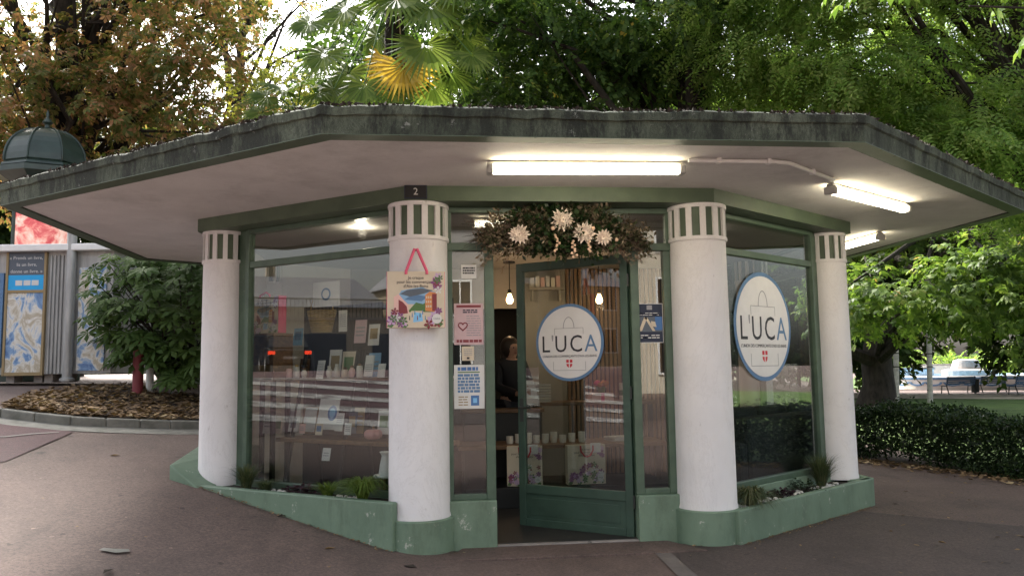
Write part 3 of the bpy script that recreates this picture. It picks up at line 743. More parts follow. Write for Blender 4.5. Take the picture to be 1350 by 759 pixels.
# ------------------------------------------------------------------ paper bags
def petals(mb, x, z, r, n, y, ph=0):
    for i in range(n):
        a = ph+2*math.pi*i/n; c, s = math.cos(a), math.sin(a)
        mb.plate([(x, z), (x+r*(.6*c-.28*s), z+r*(.6*s+.28*c)), (x+r*c, z+r*s), (x+r*(.6*c+.28*s), z+r*(.6*s-.28*c))], y, y+.0008)
def paper_bag(label, loc, rz, w, h, dp, scene=True, handle='pink', side='pink', lift=.17, body='cream_paper', seed=1, tag_card=False, cat='bag', wds=True):
    r = random.Random(seed); t = thing('paper_bag', label, cat, loc, rz)
    MB().box(-w/2, w/2, -dp/2, dp/2, 0, h).build('body', body, t, bevel=.004)
    for s in (-1, 1): MB().box(s*w/2-.0015, s*w/2+.0015, -dp/2+.001, dp/2-.001, .004, h-.004).build('gusset', side, t)
    y = -dp/2-.0012
    def pl(nm, poly, m, dy=0): MB().plate([((x-.5)*w, z*h) for x, z in poly], y-dy, y+.0006-dy).build(nm, m, t)
    if scene:
        pl('printed_sky', [(.2, .42), (.82, .42), (.86, .62), (.6, .72), (.25, .66), (.16, .52)], 'sky_print')
        pl('printed_cloud', [(.3, .5), (.6, .47), (.7, .55), (.45, .6)], 'steel_blue', .0006)
        pl('printed_hill', [(.35, .28), (.5, .45), (.62, .42), (.75, .5), (.8, .28)], 'leaf_green', .0008)
        pl('printed_houses', [(.12, .22), (.12, .55), (.2, .6), (.28, .5), (.36, .42), (.38, .26)], 'blush', .001)
        pl('printed_houses', [(.66, .3), (.66, .58), (.74, .64), (.86, .62), (.86, .28)], 'orange', .001)
        pl('printed_street', [(.3, .08), (.42, .3), (.62, .3), (.72, .08)], 'cream_paper', .0012)
        pl('printed_street', [(.45, .1), (.47, .28), (.6, .26), (.62, .12)], 'light_blue', .0014)
        pl('printed_storm_cloud', [(.22, .6), (.4, .55), (.62, .6), (.8, .66), (.6, .7), (.35, .67)], 'slate', .0007)
        pl('printed_houses', [(.2, .24), (.2, .5), (.27, .46), (.34, .38), (.36, .26)], 'maroon', .0014)
        pl('printed_houses', [(.78, .3), (.78, .6), (.86, .6), (.86, .3)], 'maroon', .0014)
        for k_ in range(3):
            for j_ in range(3): pl('printed_window', [(.675+.035*k_, .36+.08*j_), (.695+.035*k_, .36+.08*j_), (.695+.035*k_, .4+.08*j_), (.675+.035*k_, .4+.08*j_)], 'cream_paper', .0016)
        for k_ in range(7):
            x_ = .38+.045*k_; z_ = .14+.05*(k_ % 3); pl('printed_figure', [(x_, z_), (x_+.018, z_), (x_+.014, z_+.075), (x_+.004, z_+.075)], ('ink', 'blue', 'teal', 'maroon')[k_ % 4], .0018)
    for nm, m, pts in (('printed_flower', 'purple', ((.1, .14), (.22, .2), (.14, .24), (.88, .3), (.86, .8), (.9, .72))), ('printed_flower', 'lilac', ((.3, .1), (.82, .22), (.9, .9), (.74, .13)))):
        for x, z in pts:
            fb = MB(); petals(fb, (x-.5)*w+r.uniform(-.01, .01), z*h, .055*w/.42*r.uniform(.55, .8), 6, y-.0018-.0003*r.random(), r.random()); fb.build(nm, m, t)
    for k_ in range(16 if scene else 26):
        x_ = (r.uniform(.84, .92) if k_ % 4 == 0 else r.choice((r.uniform(.08, .3), r.uniform(.7, .92)))) if scene else r.uniform(.09, .91); z_ = (r.uniform(.06, .3) if k_ % 4 else r.uniform(.6, .93)) if scene else r.uniform(.06, .5)
        fb = MB(); petals(fb, (x_-.5)*w, z_*h, .032*w/.42*r.uniform(.7, 1.3), 5, y-.0022-.0003*r.random(), r.random()); fb.build('printed_flower', r.choice(('purple', 'lilac', 'paper', 'maroon', 'leaf_green')), t)
    for x, z in ((.06, .06), (.3, .05), (.7, .06), (.9, .07)): pl('printed_leaves', [(x-.06, z-.03), (x, z+.06), (x+.07, z), (x+.02, z-.05)], 'leaf_green', .0007)
    if wds:
        for i, s in enumerate(('Je craque', 'pour les commerçants', "d'Aix-les-Bains")): text(s, h*.078, 'ink', t, (0, y-.0006, h*(.885-.075*i)), sx=.95)
        MB().plate(ellipse(.36*w, .16*h, .085*w, .085*w, 24), y-.003, y-.002).build('round_seal', 'paper', t)
        text("L'UCA", .04*w, 'ink', t, (.36*w, y-.0036, .16*h))
    if lift:
        MB().tube([(-.17*w, -dp/2-.004, h*.9+.02), (-.17*w, -dp/2-.002, h), (-.02*w, -dp/2+.01, h+lift), (.02*w, -dp/2+.01, h+lift), (.19*w, -dp/2-.002, h), (.19*w, -dp/2-.004, h*.9+.02)], .011, 8).build('handle', handle, t, True)
    else:
        MB().tube([(x*w, -dp/2-.006, h-zz*h) for x, zz in ((-.16, .02), (-.15, .16), (-.06, .28), (.02, .3), (.1, .27), (.17, .14), (.17, .02))], .008, 8).build('handle', handle, t, True)
    if tag_card: MB().box(.1*w, .38*w, y-.006, y-.004, h*.8, h*1.04).build('price_card', 'paper', t)
    return t
bq = ony(548.5, 432.5, -.262)
paper_bag("illustrated cream paper bag with pink handle hanging on a white column", (bq[0], -.27, bq[2]), R_(1.5), .425, .42, .05)
MB().tube([(-1.141, -.235, 2.247), (-1.141, -.28, 2.25)], .006, 8).build('hook', 'dark_steel', shop)
# ------------------------------------------------------------------ dried flower garland over the door
gl = thing('flower_garland', 'dried flower garland with pale dahlias draped over the doorway', 'garland', (0.0, -.06, 2.35))
def sprigs(n, seed, um=1., lo=.018, hi=.05, wf=1.):
    g = np.random.default_rng(seed); out = []
    for i in range(n):
        u = g.normal(0, .42); u = max(-1, min(1, u)) if abs(u) < 1.3 else g.uniform(-1, 1)
        if i % 3 == 0: u = g.uniform(-1, 1)
        u *= um
        cx = .02+.60*u; cz = .09-.07*u*u+g.normal(0, .045); hz = .16*(1-.45*u*u)
        c = np.array([cx, g.uniform(-.10, .04), cz+g.uniform(-hz, hz)*.6])
        d = np.array([.9*u+g.normal(0, .45), g.uniform(-1, .05)*.55, g.normal(-.25 if abs(u) > .5 else .05, .65)]); d /= np.linalg.norm(d)
        L = g.uniform(.06, .16); sd = np.cross(d, g.normal(0, 1, 3)); sd /= np.linalg.norm(sd)
        nl = int(g.integers(5, 11))
        for k in range(nl):
            b = c+d*L*k/nl; s = -1 if k % 2 else 1
            ld = d*.7+sd*s*.75+g.normal(0, .2, 3); ld /= np.linalg.norm(ld); ll = g.uniform(lo, hi); ww = np.cross(ld, g.normal(0, 1, 3)); ww = ww/np.linalg.norm(ww)*ll*g.uniform(.12, .33)*wf
            out.append([b, b+ld*ll*.5+ww, b+ld*ll, b+ld*ll*.5-ww])
    return np.array(out)
np_obj('dried_foliage', sprigs(1500, 11), 'dried_sprigs', gl)
np_obj('green_foliage', sprigs(520, 12, .62, .03, .06, 1.5), 'hedge_leaves', gl)
PV = []; pg = np.random.default_rng(5)
for i in range(46):
    sgn = -1 if i % 2 else 1; a = np.array([sgn*pg.uniform(.25, .55), pg.uniform(-.08, .02), pg.uniform(-.03, .14)]); d = np.array([sgn*pg.uniform(.3, 1), pg.uniform(-.25, .05), pg.uniform(-.75, .35)]); d /= np.linalg.norm(d); L_ = pg.uniform(.12, .26)
    for k in range(60):
        t_ = pg.uniform(.1, 1); b_ = a+d*L_*t_+np.array([0, 0, -.05*t_*t_]); hd_ = d*.7+pg.normal(0, .45, 3); hd_ = hd_/np.linalg.norm(hd_)*pg.uniform(.02, .04); s_ = np.cross(hd_, pg.normal(0, 1, 3)); s_ = s_/np.linalg.norm(s_)*.0016; PV.append([b_-s_, b_+s_, b_+hd_+s_*.3, b_+hd_-s_*.3])
np_obj('feather_plumes', np.array(PV), 'plume', gl)
tw = MB()
for i in range(70):
    u = random.uniform(-1, 1); a = np.array([.6*u, random.uniform(-.05, .03), .08-.06*u*u+random.uniform(-.05, .05)])
    d = np.array([.2*u+random.uniform(-.06, .06), random.uniform(-.06, 0), random.uniform(-.1, .1)])
    tw.tube([a, a+d*.6, a+d*1.1+np.array([0, 0, -.02])], [.003, .002, .001], 4)
tw.tube([(-.6, .02, .03), (-.3, .0, .07), (.05, -.01, .09), (.35, 0, .07), (.63, .02, .02)], .02, 8)
tw.build('stems', 'bark', gl)
def dahlia(x, y, z, r, seed):
    g = random.Random(seed); mb = MB()
    for ring, (n, rr, up) in enumerate(((14, 1., .15), (12, .82, .45), (10, .6, .8), (7, .38, 1.15))):
        for i in range(n):
            a = 2*math.pi*(i+.5*(ring % 2))/n+g.uniform(-.08, .08); c, s = math.cos(a), math.sin(a)
            L = r*rr*g.uniform(.9, 1.08); w = r*.18
            def pt(k, off): return (k*c*L-off*w*s, -(.012+up*k*.35*r+.03*r*ring), k*s*L+off*w*c)
            b = len(mb.v); mb.v += [pt(.1, 0), pt(.6, .9), pt(1, 0), pt(.6, -.9)]; mb.v.append((pt(.55, 0)[0], pt(.55, 0)[1]+.014*r/.08, pt(.55, 0)[2]))
            mb.f += [(b, b+1, b+4), (b+1, b+2, b+4), (b+2, b+3, b+4), (b+3, b, b+4)]
    return mb.build('dahlia', 'petal', gl, loc=(x, y, z), rot=(0, g.uniform(-.3, .3), g.uniform(-.25, .25)))
def gpos(px, py, y): q = ony(px, py, y); return q[0]-0., y+.06, q[2]-2.35
for i, (px, py, r) in enumerate(((741, 290, .10), (770, 307, .095), (685, 309, .085), (796, 313, .07))): dahlia(*gpos(px, py, -.2), r, i)
bm_ = []
for px, py, r in ((729, 301, .017), (782, 301, .017), (813, 316, .015)): 
    x, y, z = gpos(px, py, -.22); MB().ball((x, y, z), r, 10).build('seed_pod', 'berry', gl, True)
for px, py0, n in ((735, 310, 9), (757, 318, 9), (778, 318, 6)):
    for k in range(n):
        x, y, z = gpos(px+random.uniform(-4, 4), py0+k*2.6, -.21); MB().ball((x, y, z), .0115, 8).build('berry', 'berry', gl, True)
# ------------------------------------------------------------------ window display inside, left
def inL(px, py, off): q, rz = place(px, py, LF, -off); return q
rk = thing('display_rack', 'black A-frame rack with two wooden boards in the left window', 'shelf', (0, 0, FLOOR))
zt = inL(430, 577, .55)[2]; zu = inL(430, 497, .62)[2]; zl = .45
p, tL, nL, rzL = LF
def Lw(s, off): return np.array([p[0]+tL[0]*s-nL[0]*off, p[1]+tL[1]*s-nL[1]*off])
rk.location = (*Lw(1.1, .6), FLOOR); rk.rotation_euler = (0, 0, rzL)
MB().box(-.85, .95, -.2, .2, zt-.035-FLOOR, zt-FLOOR).build('board', 'wood', rk, bevel=.004)
MB().box(-.85, .95, -.06, .26, zu-.03-FLOOR, zu-FLOOR).build('board', 'wood', rk, bevel=.004)
for x in (-.75, -.1, .6):
    for y0, y1 in ((-.24, .06), (.32, .12)):
        MB().tube([(x, y0, 0), (x+.03, y1, zu+.25-FLOOR)], .02, 6).build('leg', 'black', rk)
def stand(px, py, off, w, h, mat, label, prints=(), lean=.2, cat='card', name='display_card', z=None):
    q = inL(px, py, off); zz = q[2] if z is None else z
    t = thing(name, label, cat, (q[0], q[1], zz), rzL); t.rotation_euler = (-lean, 0, rzL)
    MB().box(-w/2, w/2, -.003, .003, 0, h).build('sheet', mat, t)
    for nm, x0, x1, z0, z1, m in prints: MB().box(x0*w, x1*w, -.0045, -.002, z0*h, z1*h).build(nm, m, t)
    return t
def frame_on(t, w, h, m='wood'):
    mb = MB().box(-w/2-.012, w/2+.012, -.012, .006, -.012, 0).box(-w/2-.012, w/2+.012, -.012, .006, h, h+.012).box(-w/2-.012, -w/2, -.012, .006, 0, h).box(w/2, w/2+.012, -.012, .006, 0, h)
    mb.build('frame', m, t)
t = stand(383, 569, .5, .19, .26, 'paper', 'white botanical print standing at the end of the rack board', (('leaf_print', -.28, .1, .3, .75, 'grey_ink'), ('leaf_print', -.05, .3, .15, .5, 'slate')), name='botanical_print', cat='picture')
t = stand(407, 569, .56, .16, .22, 'paper', 'wood framed white picture behind the prints on the rack board', (), name='framed_picture', cat='picture'); frame_on(t, .16, .22)
t = stand(430, 566, .5, .24, .28, 'paper', 'white print with round blue emblem on the rack board', (), name='emblem_print', cat='picture')
MB().plate(ellipse(.05, .15, .055, .07), -.005, -.003).build('emblem', 'blue', t); MB().plate(ellipse(.05, .15, .035, .045), -.006, -.004).build('emblem_centre', 'light_blue', t)
stand(446, 568, .45, .09, .16, 'paper', 'small white price card beside the emblem print', lines(-.4, .4, .45, .85, 4, 'grey_ink', .4))
stand(421, 499, .5, .085, .17, 'paper', 'white leaflet standing alone on the upper rack board', lines(-.4, .4, .2, .85, 7, 'grey_ink', .35))
stand(485, 496, .5, .10, .19, 'paper', 'pale tall leaflet near the column on the upper rack board', lines(-.4, .4, .2, .6, 4, 'grey_ink', .35))
stand(502, 497, .5, .08, .12, 'paper', 'short pale card nearest the column on the upper rack board')
stand(429, 607, .3, .09, .11, 'paper', 'white card on the floor under the display rack', lines(-.35, .35, .3, .7, 2, 'grey_ink', .4))
stand(430, 404, .75, .34, .24, 'paper', 'white banner with round blue emblem high in the left window', (), 0, 'banner', 'emblem_banner')
t = [o for o in bpy.data.objects if o.name.startswith('emblem_banner')][0]
MB().plate(ellipse(0, .12, .06, .06), -.006, -.003).build('emblem', 'steel_blue', t); MB().plate(ellipse(0, .12, .042, .042), -.008, -.004).build('emblem_centre', 'paper', t)
stand(452, 437, .7, .10, .2, 'paper', 'white notice hung above the upper rack board', lines(-.4, .4, .2, .85, 7, 'grey_ink', .35), 0, 'notice', 'hanging_notice')
q = inL(492, 570, .5); pk = thing('pink_pumpkin', 'pink ribbed ceramic pumpkin on the rack board', 'pumpkin', (q[0], q[1], zt))
mb = MB(); n = 40; m = 12
for i in range(m+1):
    a = math.pi*i/m
    for j in range(n):
        b = 2*math.pi*j/n; r = .075*math.sin(a)*(1+.07*math.cos(8*b)); mb.v.append((r*math.cos(b), r*math.sin(b), .055-.055*math.cos(a)*(1-.25*(math.sin(a) < .5))))
for i in range(m):
    for j in range(n): mb.f.append((i*n+j, i*n+(j+1) % n, (i+1)*n+(j+1) % n, (i+1)*n+j))
mb.build('body', 'pink_ceramic', pk, True); MB().tube([(0, 0, .1), (.006, 0, .135)], [.012, .008], 8).build('stalk', 'wood', pk)
def jar(px, off, z, r, h, mat, label, lid, prof=0):
    q = inL(px, 497 if z == zu else 573, off); t = thing('candle_jar', label, 'jar', (q[0], q[1], z), rzL, 'small jars on the upper rack board')
    pf = [(0, 0), (r*.9, 0), (r, .01), (r, h*.8), (r*.85, h), (0, h)] if prof == 0 else [(0, 0), (r*.6, 0), (r, h*.4), (r*.9, h*.75), (r*.5, h), (0, h)]
    MB().lathe(pf, 16).build('pot', mat, t, True); MB().lathe([(0, 0), (r*.6, 0), (r*.6, .018), (0, .02)], 14).build('lid', lid, t, True, loc=(0, 0, h))
for i, (px, m, ld, pf) in enumerate(((372, 'ceramic', 'wood', 0), (381, 'blush', 'wood', 0), (391, 'paper', 'wicker', 0), (401, 'ceramic', 'wood', 1), (434, 'ceramic', 'ceramic', 1), (444, 'ceramic', 'ceramic', 1), (455, 'cream_paper', 'wood', 0), (464, 'blush', 'wood', 1), (474, 'ceramic', 'wood', 0))):
    lab_ = ('cream straight jar with wooden lid, first from the window post', 'pink straight jar beside the cream one nearest the window post', 'white jar with straw lid on the upper rack board', 'bulbous cream jar left of the lone leaflet', 'bulbous all cream jar right beside the lone leaflet', 'bulbous all cream jar between another and the sand coloured jar', 'sand coloured straight jar with wooden lid', 'bulbous pink jar with wooden lid', 'cream straight jar with wooden lid beside the tall leaflet')[i]
    jar(px, .48, zu, .028, .07+.015*(i % 3), m, lab_, ld, pf)
for i, (px, py, off, w, h, m, lab, nm, cat) in enumerate((
    (366, 571, .45, .10, .15, 'cream_paper', 'cream booklet at the window end of the rack board', 'booklet', 'book'),
    (398, 571, .42, .07, .09, 'blush', 'small pink card before the framed picture', 'display_card', 'card'),
    (462, 571, .52, .13, .19, 'slate', 'dark blue book standing beside the small price card', 'book', 'book'),
    (472, 571, .58, .12, .23, 'ochre', 'ochre book standing before the pink pumpkin', 'book', 'book'),
    (378, 500, .62, .15, .24, 'paper', 'large pale print behind the jars at the window end of the upper board', 'pale_print', 'picture'),
    (400, 500, .66, .12, .2, 'wood', 'brown wooden tablet behind the jars on the upper board', 'wooden_tablet', 'tablet'),
    (458, 500, .66, .16, .26, 'cream_paper', 'tall cream print behind the jars on the upper board', 'cream_print', 'picture'),
    (474, 452, .8, .14, .22, 'rose_print', 'rose coloured print hung above the upper board', 'rose_print', 'picture'),
    (492, 455, .85, .13, .2, 'paper', 'white print hung near the bag column above the upper board', 'white_print', 'picture'),
    (352, 571, .5, .12, .2, 'paper', 'white print half hidden by the window post on the rack board', 'white_print', 'picture'),
    (420, 573, .38, .08, .10, 'cream_paper', 'small cream card before the emblem print', 'display_card', 'card'),
    (458, 573, .38, .075, .10, 'paper', 'small white card before the dark blue book', 'display_card', 'card'),
    (505, 572, .55, .13, .2, 'paper', 'white print half hidden by the bag column on the rack board', 'white_print', 'picture'),
    (365, 500, .5, .08, .12, 'blush', 'pink card at the window end of the upper board', 'display_card', 'card'),
    (440, 500, .7, .15, .28, 'paper', 'large white print behind the two cream jars', 'white_print', 'picture'),
    (492, 500, .66, .14, .24, 'sky_print', 'blue grey print behind the tall leaflet', 'blue_print', 'picture'),
    (392, 455, .8, .12, .17, 'light_blue', 'light blue print hung before the dark backdrop', 'blue_print', 'picture'))):
    stand(px, py, off, w, h, m, lab, lines(-.36, .36, .25, .75, 3, 'grey_ink', .4) if i % 2 else (('picture_field', -.35, .35, .3, .8, ('leaf_green', 'steel_blue', 'ochre')[i % 3]),), .12, cat, nm)
# basket and hanging goods above
dv = thing('dark_backdrop', 'added dark backdrop panels standing behind the display rack', 'backdrop', (*Lw(1.1, 1.25), FLOOR), rzL)  # black panels added so the space behind the stock looks dark
for k in range(3): MB().box(-.31, .31, -.015, .015, .02, 2.0).build('panel', 'black', dv, bevel=.006, loc=(-1.0+.62*k, .0, 0), rot=(0, 0, .12*(-1)**k))
q = inL(424, 437, .9)
bk = thing('wicker_basket', 'yellow wicker basket hanging high in the left window', 'basket', tuple(q), rzL)
mb = MB(); n = 28
for i in range(10):
    z = .2*i/9; r = .11+.05*i/9; mb.tube([(r*math.cos(2*math.pi*k/n), r*.7*math.sin(2*math.pi*k/n), z) for k in range(n+1)], .008, 5)
for k in range(0, n, 2):
    a = 2*math.pi*k/n; mb.tube([(.11*math.cos(a), .077*math.sin(a), 0), (.16*math.cos(a), .112*math.sin(a), .2)], .006, 4)
mb.build('weave', 'wicker', bk); MB().lathe([(0, 0), (.11, 0)], 20).build('bottom', 'wicker', bk)
MB().tube([(.15*math.cos(a), 0, .2+.2*math.sin(a)) for a in np.linspace(0, math.pi, 12)], .007, 6).build('handle', 'wicker', bk)
q = inL(354, 440, .42)
paper_bag('illustrated cream paper bag standing on a wooden box in the left window', (q[0], q[1], q[2]), rzL, .36, .36, .1, lift=.03, seed=4)
zb = q[2]
bx = thing('wooden_box', 'wooden display box on posts under the paper bag in the left window', 'box', (q[0], q[1], FLOOR), rzL)
h0 = inL(354, 502, .42)[2]-FLOOR; hb = zb-FLOOR
mb = MB().box(-.2, .2, -.12, .12, hb-.02, hb).box(-.2, .2, -.12, .12, h0, h0+.02).box(-.2, -.18, -.12, .12, h0+.02, hb-.02).box(.18, .2, -.12, .12, h0+.02, hb-.02).box(-.18, .18, .1, .12, h0+.02, hb-.02)
mb.build('case', 'wood', bx)
for x in (-.17, .17):
    for y in (-.09, .09): MB().box(x-.018, x+.018, y-.018, y+.018, 0, h0).build('leg', 'black', bx)
MB().box(-.1, .06, -.1, .06, h0+.021, h0+.15).build('drawer', 'ochre', bx, bevel=.004)
q = inL(509, 625, .22)
st = thing('milking_stool', 'small pale round stool beside the column in the left window', 'stool', (q[0], q[1], FLOOR), rzL)
zs_ = q[2]-FLOOR
MB().lathe([(0, zs_-.02), (.1, zs_-.02), (.105, zs_-.01), (.1, zs_), (0, zs_)], 24).build('seat', 'white_plastic', st, True)
for k in range(3):
    a = 2.1*k+.4; MB().tube([(.06*math.cos(a), .06*math.sin(a), zs_-.02), (.1*math.cos(a), .1*math.sin(a), 0)], .012, 6).build('leg', 'wood', st)
ob = thing('oil_burner', 'white ceramic oil burner standing on the small round stool', 'oil burner', (q[0], q[1], q[2]))
MB().lathe([(.055, 0), (.06, .01), (.05, .08), (.035, .15), (.045, .17), (.055, .18), (.05, .185), (0, .17)], 20, a0=.9, a1=6.0).build('body', 'white_plastic', ob, True)
# ------------------------------------------------------------------ seen through the door
lt = thing('low_table', 'low dark display table facing the open door', 'table', (.35, 2.05, FLOOR))
MB().box(-1.1, 1.0, -.28, .3, .53, .57).build('top', 'wood', lt, bevel=.004); MB().box(-1.05, .95, -.5, .28, .0, .19).build('plinth', 'black', lt, bevel=.004)
for x in (-1.02, .92):
    for y in (-.2, .24): MB().box(x-.025, x+.025, y-.025, y+.025, .19, .53).build('leg', 'black', lt)
for px, w, sd, lab in ((692, .34, 6, 'flowered paper bag standing nearer the gap of the open door'), (772, .38, 7, 'flowered paper bag with price card standing behind the door glass')):
    q = ony(px, 600, 1.62); paper_bag(lab, (q[0], 1.64, .225), R_(-8 if px < 700 else 6), w, .38, .09, False, 'red', 'cream_paper', 0, seed=sd, tag_card=True)
for i, px in enumerate((672, 684, 697, 708, 719, 731, 742, 755, 767)):
    q = ony(px, 580, 1.95); t = thing('candle_cup', 'small pale cup in the row on the low table', 'cup', (q[0], 1.95+.04*(i % 2), .6), 0, 'cups on the low table')
    hh = .075+.015*(i % 3); MB().lathe([(0, 0), (.03, 0), (.036, .02), (.036, hh), (.03, hh), (.03, .02)], 14).build('bowl', 'ceramic', t, True)
    MB().lathe([(0, hh*.8), (.0295, hh*.8)], 12).build('wax', 'paper', t)
ppl = thing('paper_stack', 'stack of white papers lying on the low table', 'papers', (.95, 2.05, .6), .2)
for k in range(5): MB().box(-.15, .15, -.1, .1, k*.008, k*.008+.006).build('sheet', 'paper', ppl, loc=(.01*(k % 3), .008*k, 0), rot=(0, 0, .06*k))
ht = thing('high_table', 'high dark table behind the low table', 'table', (.75, 3.0, FLOOR))
MB().box(-.62, .8, -.25, .25, .90, .94).build('top', 'wood', ht, bevel=.004)
for x in (-.55, .72):
    for y in (-.2, .2): MB().box(x-.025, x+.025, y-.025, y+.025, 0, .9).build('leg', 'black', ht)
zt2 = .97
q = ony(712, 528, 2.95); t = thing('leaflet_rack', 'stack of striped leaflets on the high table', 'leaflets', (q[0], 2.95, zt2), .1)
for k in range(7): MB().box(-.11, .11, -.08, .08, k*.03, k*.03+.02).build('bundle', 'paper' if k % 2 == 0 else 'ceramic', t)
q = ony(792, 528, 2.9); t = thing('gift_box', 'pink gift box on the high table', 'box', (q[0], 2.9, zt2), .1)
MB().box(-.13, .13, -.08, .08, 0, .09).build('box', 'blush', t, bevel=.004); MB().box(-.02, .02, -.083, .083, 0, .093).build('ribbon', 'pink', t)
t = thing('flower_bunch', 'orange flower bunch standing on the pink gift box', 'flowers', (q[0]+.01, 2.9, zt2+.093))
for k in range(12):
    a = random.random()*6.28; r = random.uniform(.02, .09); MB().ball((r*math.cos(a), r*math.sin(a)*.6, .07+.06*random.random()), .028, 8).build('bloom', random.choice(['orange', 'pink', 'orange']), t, True)
MB().tube([(0, 0, 0), (0, 0, .07)], [.04, .05], 8).build('wrap', 'leaf_green', t)
q = ony(822, 528, 2.85); t = thing('tin', 'pale striped tin on the high table', 'tin', (q[0], 2.85, zt2))
MB().lathe([(0, 0), (.045, 0), (.045, .2), (0, .2)], 18).build('can', 'ceramic', t, True); MB().lathe([(.046, .06), (.046, .12)], 18).build('band', 'leaf_green', t, True)
wm = thing('wall_lettering', 'dark script lettering on the white back wall', 'wall sign', tuple(ony(735, 421, PY-.012)))
text('ville', .16, 'grey_ink', wm, (-.02, 0, 0), name='script')
sh = thing('wall_shelf', 'pale wall shelf with brackets on the white back wall', 'shelf', tuple(ony(718, 380, PY-.01)))
MB().box(-.22, .22, -.18, 0, -.03, 0).build('board', 'interior_white', sh)
for x in (-.17, .17): MB().box(x-.01, x+.01, -.15, -.002, -.16, -.03).build('bracket', 'interior_white', sh)
for k in range(6): MB().box(-.2+k*.065, -.15+k*.065, -.15, -.02, 0, .12+.02*(k % 2)).build('folder', ('paper', 'ceramic', 'blush')[k % 3], sh)
def pendant(px, label):
    q = ony(px, 395, 3.1); t = thing('pendant_lamp', label, 'lamp', (q[0], 3.1, 2.6))
    zb = q[2]-2.6
    MB().lathe([(0, 0), (.07, 0), (.07, -.02), (0, -.025)], 20).build('ceiling_rose', 'black', t, True)
    MB().tube([(0, 0, -.02), (0, 0, zb+.1)], .005, 6).build('cord', 'black', t)
    MB().lathe([(0, zb+.12), (.02, zb+.12), (.024, zb+.07), (0, zb+.07)], 12).build('socket', 'black', t, True)
    MB().lathe([(.016, zb+.07), (.022, zb+.05), (.04, zb), (.036, zb-.025), (.02, zb-.045), (0, zb-.05)], 16).build('bulb', 'bulb_glow', t, True)
    l = bpy.data.lights.new('bulb_light', 'POINT'); l.energy = 1.4; l.color = (1, .7, .42); l.shadow_soft_size = .05
    lo = bpy.data.objects.new('bulb_light', l); COL.objects.link(lo); lo.parent = t; lo.location = (0, -.02, zb-.1)
pendant(672, 'glowing bulb on a cord hanging before the dark inner doorway'); pendant(790, 'glowing bulb on a cord hanging before the wooden slat wall')
for i, (x, y, s) in enumerate(((.72, 1.2, 'ceiling spot over the low table side near the slat wall'), (-1.62, .78, 'ceiling spot added to brighten the window display rack'))):
    t = thing('ceiling_spot', 'small recessed lit '+s, 'lamp', (x, y, 2.6))
    MB().lathe([(.035, 0), (.05, 0), (.05, -.008), (.035, -.008)], 18).build('ring', 'white_plastic', t); MB().lathe([(0, -.004), (.035, -.004)], 16).build('lens', 'led', t)
    l = bpy.data.lights.new('spot_light', 'POINT'); l.energy = 1.0 if x > 0 else 3.2; l.color = (1, .85, .65); l.shadow_soft_size = .04  # the stronger one, over the rack, is added to brighten the stock
    lo = bpy.data.objects.new('spot_light', l); COL.objects.link(lo); lo.parent = t; lo.location = (0, 0, -.06)
# sofa and plants behind the right window
q, rzR = place(1010, 600, RF, -.55)
sf_ = thing('sofa', 'dark grey sofa turned with its back to the window', 'sofa', (q[0]+.05, q[1]+.12, FLOOR), rzR)
MB().box(-.85, .85, -.32, -.1, .08, .84).build('backrest', 'sofa_fabric', sf_, bevel=.05); MB().box(-.85, .85, -.1, .5, .08, .42).build('seat', 'sofa_fabric', sf_, bevel=.04)
for x in (-1.0, .85): MB().box(x, x+.15, -.32, .5, .08, .62).build('armrest', 'sofa_fabric', sf_, bevel=.04)
for x in (-.85, -.28, .29): MB().box(x, x+.55, -.12, .0, .5, .92).build('cushion', 'sofa_fabric', sf_, bevel=.05)
for x in (-.9, .9):
    for y in (-.28, .45): MB().box(x-.03, x+.03, y-.03, y+.03, 0, .08).build('leg', 'black', sf_)
# the person behind the counter
def skin(name, verts, edges, radii, mat, parent=None, sub=2, root=0):
    me = bpy.data.meshes.new(name); me.from_pydata(verts, edges, []); o = bpy.data.objects.new(name, me); COL.objects.link(o)
    m = o.modifiers.new('skin', 'SKIN'); m.use_smooth_shade = True
    for i, r in enumerate(radii):
        sv = me.skin_vertices[0].data[i]; sv.radius = (r, r) if not hasattr(r, '__len__') else r; sv.use_root = i == root
    s = o.modifiers.new('sub', 'SUBSURF'); s.levels = s.render_levels = sub
    bpy.context.view_layer.update()
    me2 = bpy.data.meshes.new_from_object(o.evaluated_get(bpy.context.evaluated_depsgraph_get()))
    bpy.data.objects.remove(o); o = bpy.data.objects.new(name, me2); me2.materials.clear()
    return put(o, name, mat, parent, True)
pq = ony(674, 500, 2.75)
J = {'pel': (0, 0, .92), 'bel': (0, -.01, 1.05), 'che': (0, 0, 1.25), 'shc': (0, .01, 1.37), 'nek': (0, -.01, 1.43), 'hd0': (0, -.03, 1.49), 'hd1': (0, -.045, 1.55), 'hd2': (0, -.03, 1.61),
     'ls': (-.16, .01, 1.36), 'le': (-.21, -.05, 1.12), 'lw': (-.08, -.26, 1.05), 'lh': (-.04, -.33, 1.05), 'rs': (.16, .01, 1.36), 're': (.21, -.05, 1.12), 'rw': (.08, -.25, 1.08), 'rh': (.04, -.32, 1.08),
     'lhip': (-.09, 0, .88), 'lk': (-.1, -.02, .5), 'la': (-.1, .02, .09), 'lt': (-.11, -.13, .04), 'rhip': (.09, 0, .88), 'rk': (.1, -.02, .5), 'ra': (.1, .02, .09), 'rt': (.11, -.13, .04)}
